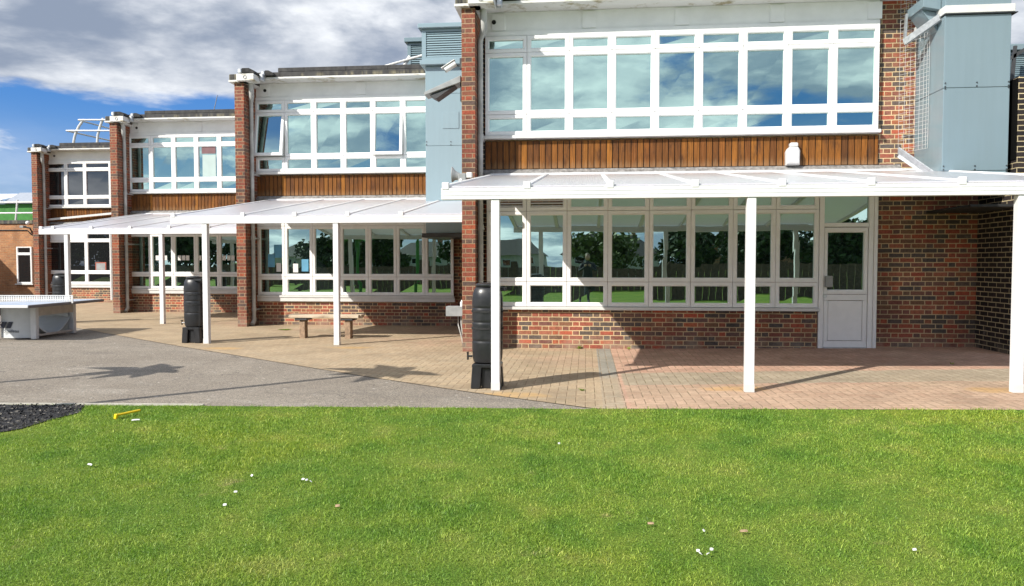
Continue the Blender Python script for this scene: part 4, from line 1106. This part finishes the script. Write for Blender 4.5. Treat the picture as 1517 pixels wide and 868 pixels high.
m = MB(); m.beam((x, y, .035), (x2, y2, .038), .022, .02); m.build('shaft', M['yellow'], yst, bevel=.006)
m = MB(); m.beam((x-.004, y, .0), (x+.004, y, .048), .03, .03, (0,1,0)); m.build('end_piece', M['yellow'], yst, bevel=.006)
scrap('litter_scrap', 201, 625.5, .10, .022, .5, 'paper', 'white strip of litter right below the yellow stick', 'litter')
scrap('litter_scrap', 133, 692.5, .07, .016, -.4, 'paper', 'thin white scrap on the left of the lawn', 'litter')
scrap('litter_scrap', 373, 709, .045, .022, -.9, 'paper', 'white scrap of litter left of the small cluster mid lawn', 'litter')
scrap('litter_scrap', 333, 753, .03, .022, .2, 'paper', 'tiny white crumb low on the left half of the lawn', 'litter')
scrap('litter_scrap', 349, 733.5, .03, .014, .2, 'paper', 'tiny pale crumb just above another, left half of lawn', 'litter')
for i, (px, py, lb) in enumerate(((449, 714.5, 'white petal at the left of the small cluster mid lawn'), (454.5, 715.5, 'white petal in the middle of the small cluster mid lawn'), (461, 717.5, 'white petal at the right of the small cluster mid lawn'))):
    scrap('fallen_petal', px, py, .028, .02, i, 'paper', lb, 'petal')['group'] = 'petals on the lawn'
for i, (px, py, lb) in enumerate(((1034, 822, 'small white petal at the upper left of the right-hand cluster'), (1038, 826, 'white petal at the lower left of the right-hand cluster'), (1048.5, 826, 'white petal at the lower right of the right-hand cluster'), (1054, 820, 'small white petal at the upper right of the right-hand cluster'))):
    scrap('fallen_petal', px, py, .024, .018, i*2, 'paper', lb, 'petal')['group'] = 'petals on the lawn'
scrap('litter_scrap', 828.5, 660.5, .03, .022, .9, 'paper', 'white scrap on the lawn below the nearest water butt', 'litter')
scrap('litter_scrap', 1043, 791.5, .022, .02, 1.2, 'paper', 'white crumb on the lawn above the right-hand petal cluster', 'litter')
scrap('litter_scrap', 1355, 820.5, .03, .015, .3, 'paper', 'white scrap low at the right of the lawn', 'litter')
scrap('fallen_leaf', 964, 781, .05, .02, .1, 'leaf', 'brown leaf on the lawn left of the other dry leaf', 'leaf')
scrap('fallen_leaf', 1102, 792.5, .06, .02, .2, 'leaf', 'larger brown leaf on the lawn, the one further right', 'leaf')
scrap('fallen_leaf', 500, 754.5, .04, .03, .2, 'leaf', 'small tan leaf low on the left half of the lawn', 'leaf')
# weeds growing along the wall foot and in the joints
def weed(px, py, label, n=26, r=.07, h=.06):
    x, y = gr(px, py); m = MB()
    for _ in range(n):
        a = R.uniform(0, 2*PI); l = R.uniform(.4, 1)*r; zz = R.uniform(.3, 1)*h; p = Vector((x, y, gz(x))); q = p+Vector((math.cos(a)*l, math.sin(a)*l*.6, zz)); w = Vector((-math.sin(a), math.cos(a), 0))*.008
        mid = (p+q)/2+Vector((0,0,zz*.3)); m.add([p, mid+w, q, mid-w], [(0,1,2,3)])
    tag(rebase(m.build('weed', M['blade']), (x, y, gz(x))), label, 'weed', 'weeds in the paving')
weed(858, 517, 'small green weed at the wall foot where the grey paving strip ends'); weed(932, 518, 'small weed at the wall foot right of the grey paving strip', 14)
weed(862, 579, 'weed in the paving joint near the lawn', 20, .06, .03); weed(422, 489, 'low weed patch on the paving left of the bench', 40, .22, .03); weed(1410, 540, 'tiny weed on the paving in the right corner', 10, .04, .03)

# ------------------------------------------------------------------ out of frame to the left: play posts whose shadows cross the tarmac
def play_post(x, y, h, n, seed, label):
    rs = random.Random(seed)
    root = thing('play_post', (x, y, 0), label, 'play post', 'leaf-topped play posts beside the lawn')
    MB().tube([(x, y, -.1), (x, y, h)], .058, 10).build('pole', M['green'], root, smooth=True)
    for i in range(n):
        a = 2*PI*i/n+rs.uniform(-.2, .2); L = rs.uniform(.6, .95); d = Vector((math.cos(a), math.sin(a), 0)); w = d.cross(Vector((0,0,1)))
        pts = [(0, .05, 0), (.38, .17, .07), (.66, .12, .05), (1, .008, -.04)]
        m = MB(); v = []
        for t, ww_, z in pts: v += [Vector((x, y, h+z))+d*L*t+w*ww_, Vector((x, y, h+z))+d*L*t-w*ww_]
        m.add(v, [(2*k, 2*k+1, 2*k+3, 2*k+2) for k in range(3)]); o = m.build('leaf_blade', M['green'], root); md = o.modifiers.new('thickness', 'SOLIDIFY'); md.thickness = .02
play_post(-2.66-3.65, 9.33-3.65, 3.6, 7, 1, 'tall green play post with radial leaf blades beside the mulch bed')
play_post(-5.9-2.3, 9.2-2.3, 2.27, 7, 4, 'shorter green play post with radial leaf blades')

# ------------------------------------------------------------------ behind the camera: what the windows reflect
def house(x, y, w, d, he, hr, label, mat='render', hip=True):
    root = thing('house', (x, y, 0), label, 'house', 'houses across the field')
    MB().box(x-w/2, x+w/2, y-d, y, -.3, he).build('wall', M[mat], root)
    e = .4; r = MB(); k = w*.28 if hip else 0
    v = [(x-w/2-e, y+e, he), (x+w/2+e, y+e, he), (x+w/2+e, y-d-e, he), (x-w/2-e, y-d-e, he), (x-w/2+k-e*(k == 0), y-d/2, hr), (x+w/2-k+e*(k == 0), y-d/2, hr)]
    r.add(v, [(0,1,5,4), (1,2,5), (2,3,4,5), (3,0,4), (3,2,1,0)]); rf = r.build('roof', M['tile'], root)
    MB().box(x+w*.2, x+w*.2+.6, y-d/2-.3, y-d/2+.3, he, hr+.8).build('chimney', M['brick'], rf)
    for i in range(3):
        xx = x-w*.33+i*w*.33
        wn = MB().box(xx-.6, xx+.6, y+.002, y+.06, he-1.5, he-.4).build('window', M['houseframe'], root); MB().box(xx-.5, xx+.5, y+.061, y+.07, he-1.4, he-.5).build('pane', M['plainglass'], wn)
    MB().box(x+w*.06, x+w*.06+.9, y+.002, y+.05, 0, 2.0).build('door', M['fencewood'], root)
house(-44, -84, 13, 9, 2.8, 5.6, 'pale bungalow with dark hipped roof, first of the row')
house(-27, -82, 11, 9, 2.8, 5.2, 'pale bungalow with dark hipped roof, second of the row')
house(-11.5, -86, 10, 9, 2.8, 5.4, 'small pale bungalow with dark hipped roof')
house(3.5, -80, 14, 10, 2.9, 6.0, 'wide pale house with dark roof, opposite the long windows')
house(25, -88, 13, 9, 4.2, 6.6, 'red brick house with dark roof', 'brick')
house(44, -84, 14, 9, 4.4, 6.8, 'large red brick house with dark roof', 'brick', False)
def tree(x, y, h, r, label, mat='foliage', n=4200, sq=.8):
    rs = random.Random(int(x*13+y*7)); root = thing('tree', (x, y, 0), label, 'tree', 'trees across the field')
    t = MB(); t.tube([(x, y, -.2), (x+.1, y, h*.3), (x, y, h*.75)], [.05*h*.5, .035*h*.5, .01*h], 8)
    for i in range(6):
        a = i*1.1; t.tube([(x, y, h*(.28+.05*i)), (x+math.cos(a)*r*.55, y+math.sin(a)*r*.55, h*(.5+.06*i))], [.05, .015], 5)
    t.build('trunk', M['bark'], root, smooth=True)
    m = MB(); cl = [(Vector((rs.gauss(0,.42)*r, rs.gauss(0,.42)*r, h*.62+rs.gauss(0,.34)*r*sq)), rs.uniform(.22,.42)*r) for _ in range(24)]
    for _ in range(n):
        c, q = cl[rs.randrange(24)]; dvv = Vector((rs.gauss(0,1), rs.gauss(0,1), rs.gauss(0,1))).normalized()*q*rs.uniform(.6,1.05)
        p = Vector((x, y, 0))+c+dvv; p.z = max(p.z, h*.16); s = rs.uniform(.26,.55)*max(.7, h/7); a = Vector((rs.gauss(0,1), rs.gauss(0,1), rs.gauss(0,1))).normalized(); b = a.orthogonal().normalized(); c2 = a.cross(b)
        m.add([p+b*s, p+c2*s*.6, p-b*s, p-c2*s*.6], [(0,1,2,3)])
    m.build('crown', M[mat], root)
tree(2.2, -58, 4.6, 3.6, 'round yellow-green bush-like tree opposite the long windows', 'foliage2', 3000)
tree(11, -56, 4.9, 3.6, 'dark evergreen beside the wide house')
tree(17, -52, 5.0, 3.8, 'dense dark tree in front of the brick houses')
tree(22.5, -50, 4.4, 3.2, 'rounded dark tree right of the dense one')
tree(-17, -66, 4.6, 3.2, 'loose dark tree between the bungalows')
tree(-33, -60, 5.0, 3.6, 'tall dark tree in front of the first bungalow')
for i, (x, y, h, r, lb) in enumerate(((-46, -58, 5.4, 4.6, 'broad dark tree at the start of the western row'), (-55, -56, 5.8, 4.8, 'broad dark tree second in the western row'), (-64, -58, 5.4, 4.8, 'broad dark tree third in the western row'), (-73, -57, 5.9, 4.8, 'broad dark tree fourth in the western row'), (-83, -58, 5.6, 5.0, 'broad dark tree fifth in the western row'), (-93, -57, 5.8, 5.0, 'broad dark tree last in the western row'), (-24, -52, 4.2, 3.2, 'low dark tree before the second bungalow'), (28, -50, 5.0, 3.6, 'low dark tree before the red brick house'))):
    tree(x, y, h, r, lb)
tree(33, -54, 5.2, 4.0, 'tall dark tree before the large brick house')
fr_ = thing('boundary_fence', (0, -9.6, 0), 'brown close-boarded timber fence behind the photographer', 'fence')
m = MB()
for i in range(330):
    x = -50+i*.3; m.box(x, x+.285, -9.6+R.uniform(-.008,.008), -9.575, gz(x), gz(x)+1.28+R.uniform(-.012,.012))
m.build('boards', M['fencewood'], fr_)
for i in range(34):
    x = -50+i*3; MB().box(x-.06, x+.06, -9.7, -9.611, gz(x)-.2, gz(x)+1.36).build('post', M['fencewood'], fr_)

# the photographer, seen only as a reflection
def person():
    root = thing('person', (.0, -.42, 0), 'person in dark jacket and trousers holding a phone up to photograph', 'person')
    V = [(0,-.42,.93),(0,-.43,1.12),(0,-.43,1.32),(0,-.42,1.45),(0,-.41,1.53),
         (-.10,-.42,.88),(-.12,-.40,.48),(-.13,-.43,.09),(-.14,-.30,.03),
         (.10,-.42,.88),(.12,-.40,.48),(.13,-.43,.09),(.14,-.30,.03),
         (-.19,-.43,1.40),(-.25,-.33,1.16),(-.10,-.14,1.30),
         (.19,-.43,1.40),(.25,-.33,1.16),(.10,-.14,1.30)]
    E = [(0,1),(1,2),(2,3),(3,4),(0,5),(5,6),(6,7),(7,8),(0,9),(9,10),(10,11),(11,12),(2,13),(13,14),(14,15),(2,16),(16,17),(17,18)]
    rr = [.15,.14,.16,.075,.06,.095,.065,.045,.04,.095,.065,.045,.04,.075,.052,.036,.075,.052,.036]
    me = bpy.data.meshes.new('body'); me.from_pydata([Vector(v)-Vector((0,-.42,0)) for v in V], E, []); me.update()
    o = bpy.data.objects.new('body', me); COL.objects.link(o); o.parent = root; me.materials.append(M['cloth_dark'])
    o.modifiers.new('skin', 'SKIN'); sv = me.skin_vertices[0].data
    for i, q in enumerate(rr): sv[i].radius = (q, q*.8)
    sv[0].use_root = True
    sb = o.modifiers.new('sub', 'SUBSURF'); sb.levels = sb.render_levels = 2
    ORG[o.name] = Vector((0,-.42,0))
    MB().ball((0,-.39,1.645), .105, 16, 12, .8, .95, 1.15).build('head', M['skin'], root, smooth=True)
    MB().ball((0,-.415,1.675), .108, 16, 12, .86, .93, 1.08).build('hair', M['hair'], root, smooth=True)
    for s in (-1, 1):
        m = MB(); m.ball((s*.085,-.09,1.345), .04, 10, 8, .7, 1.0, 1.2)
        for f in range(4): m.tube([(s*.085,-.08+0*f,1.33+f*.018), (s*.05,-.055,1.335+f*.018), (s*.02,-.05,1.338+f*.018)], [.009,.008,.007], 6)
        m.tube([(s*.09,-.07,1.37), (s*.07,-.045,1.395)], [.010,.008], 6); m.build('hand', M['skin'], root, smooth=True)
    ph = MB().box(-.078,.078,-.075,-.066,1.31,1.385).build('phone', M['black']); rebase(ph, (0,-.07,1.31)); tag(ph, 'black phone held up by the photographer', 'phone')
person()

# ------------------------------------------------------------------ light, sky
SUN_EL, AZ = 35.0, 45.0
L_ = Vector((math.sin(rad(AZ))*math.cos(rad(SUN_EL)), math.cos(rad(AZ))*math.cos(rad(SUN_EL)), -math.sin(rad(SUN_EL))))
sd = bpy.data.lights.new('sun', 'SUN'); sd.energy = 5.0; sd.angle = rad(.5); sd.color = (1, .945, .86)
so = bpy.data.objects.new('sun', sd); COL.objects.link(so); so.rotation_euler = L_.to_track_quat('-Z', 'Y').to_euler(); so.location = (-20, -20, 25)

w = bpy.data.worlds.new('World'); sc.world = w; w.use_nodes = True
class WT(NT):
    def __init__(s, tree): s.t = tree; s.t.nodes.clear(); s.out = s.n('ShaderNodeOutputWorld')
t = WT(w.node_tree)
sky = t.n('ShaderNodeTexSky', sky_type='NISHITA'); sky.sun_disc = False; sky.sun_elevation = rad(SUN_EL); sky.sun_rotation = rad(180+AZ); sky.air_density = 1.0; sky.dust_density = .6; sky.ozone_density = 1.6
tc = t.n('ShaderNodeTexCoord').outputs['Generated']
dx, dy, dz_ = t.xyz(tc)
hs_ = t.n('ShaderNodeHueSaturation'); hs_.inputs['Saturation'].default_value = 1.35; hs_.inputs['Value'].default_value = 1.0; t.t.links.new(sky.outputs[0], hs_.inputs['Color'])
skyc = t.mix(.70, t.mix(1, hs_.outputs[0], (.075,.075,.075), 'MULTIPLY'), t.ramp(t.mx(dz_, 0), [(0, (.15,.28,.47)), (.10, (.11,.26,.56)), (.22, (.040,.180,.54)), (1, (.018,.09,.34))]))
den = t.add(t.mx(dz_, .0), .16)
u = t.m_('DIVIDE', dx, den); v = t.m_('DIVIDE', dy, den)
def cn(ox, oy, zz=5.3, s_=.85): return t.noise(t.vec(t.add(u, ox), t.add(v, oy), zz), s_, 9, .56, .15)
n1 = cn(0, 0); n2 = cn(.16, .16)
front = t.gt(dy, 0)
bias = t.lerp(.055, t.rng(dz_, .165, .25, -.13, .14), front)
nb = t.add(n1, bias)
mask = t.rng(nb, .46, .545)
haze = t.rng(dz_, .19, .02)
mask = t.mx(mask, t.mul(haze, t.rng(n1, .35, .75, .25, .85)))
lit = t.rng(t.add(t.sub(n1, n2), t.mul(t.sub(.60, nb), .22)), -.075, .085)
cl2 = t.noise(t.vec(u, v, 4.2), 2.4, 7, .62)
lit = t.m_('MULTIPLY', lit, t.rng(cl2, .3, .7, .55, 1.25))
cc_ = t.mix(lit, (.185,.225,.30), (.60,.62,.65))
sunw = t.lerp(1.12, 1.75, t.rng(t.add(dx, dy), .1, -.9))
bg1 = t.n('ShaderNodeBackground'); t.t.links.new(skyc, bg1.inputs[0]); bg1.inputs[1].default_value = 1.0
bg2 = t.n('ShaderNodeBackground'); t.t.links.new(cc_, bg2.inputs[0]); t.put(bg2.inputs[1], sunw)
mxs = t.n('ShaderNodeMixShader'); t.t.links.new(mask, mxs.inputs[0]); t.t.links.new(bg1.outputs[0], mxs.inputs[1]); t.t.links.new(bg2.outputs[0], mxs.inputs[2])
t.t.links.new(mxs.outputs[0], t.out.inputs[0])

vs = sc.view_settings; sc.display_settings.display_device = 'sRGB'
vs.view_transform = 'Standard'; vs.look = 'None'; vs.gamma = 1; vs.use_curve_mapping = False; vs.exposure = 0.52
sc.render.engine = 'CYCLES'
cy = sc.cycles; cy.max_bounces = 8; cy.diffuse_bounces = 4; cy.glossy_bounces = 4; cy.transmission_bounces = 4
cy.use_denoising = True
try: cy.denoiser = 'OPENIMAGEDENOISE'
except Exception: pass
cy.sample_clamp_indirect = 8
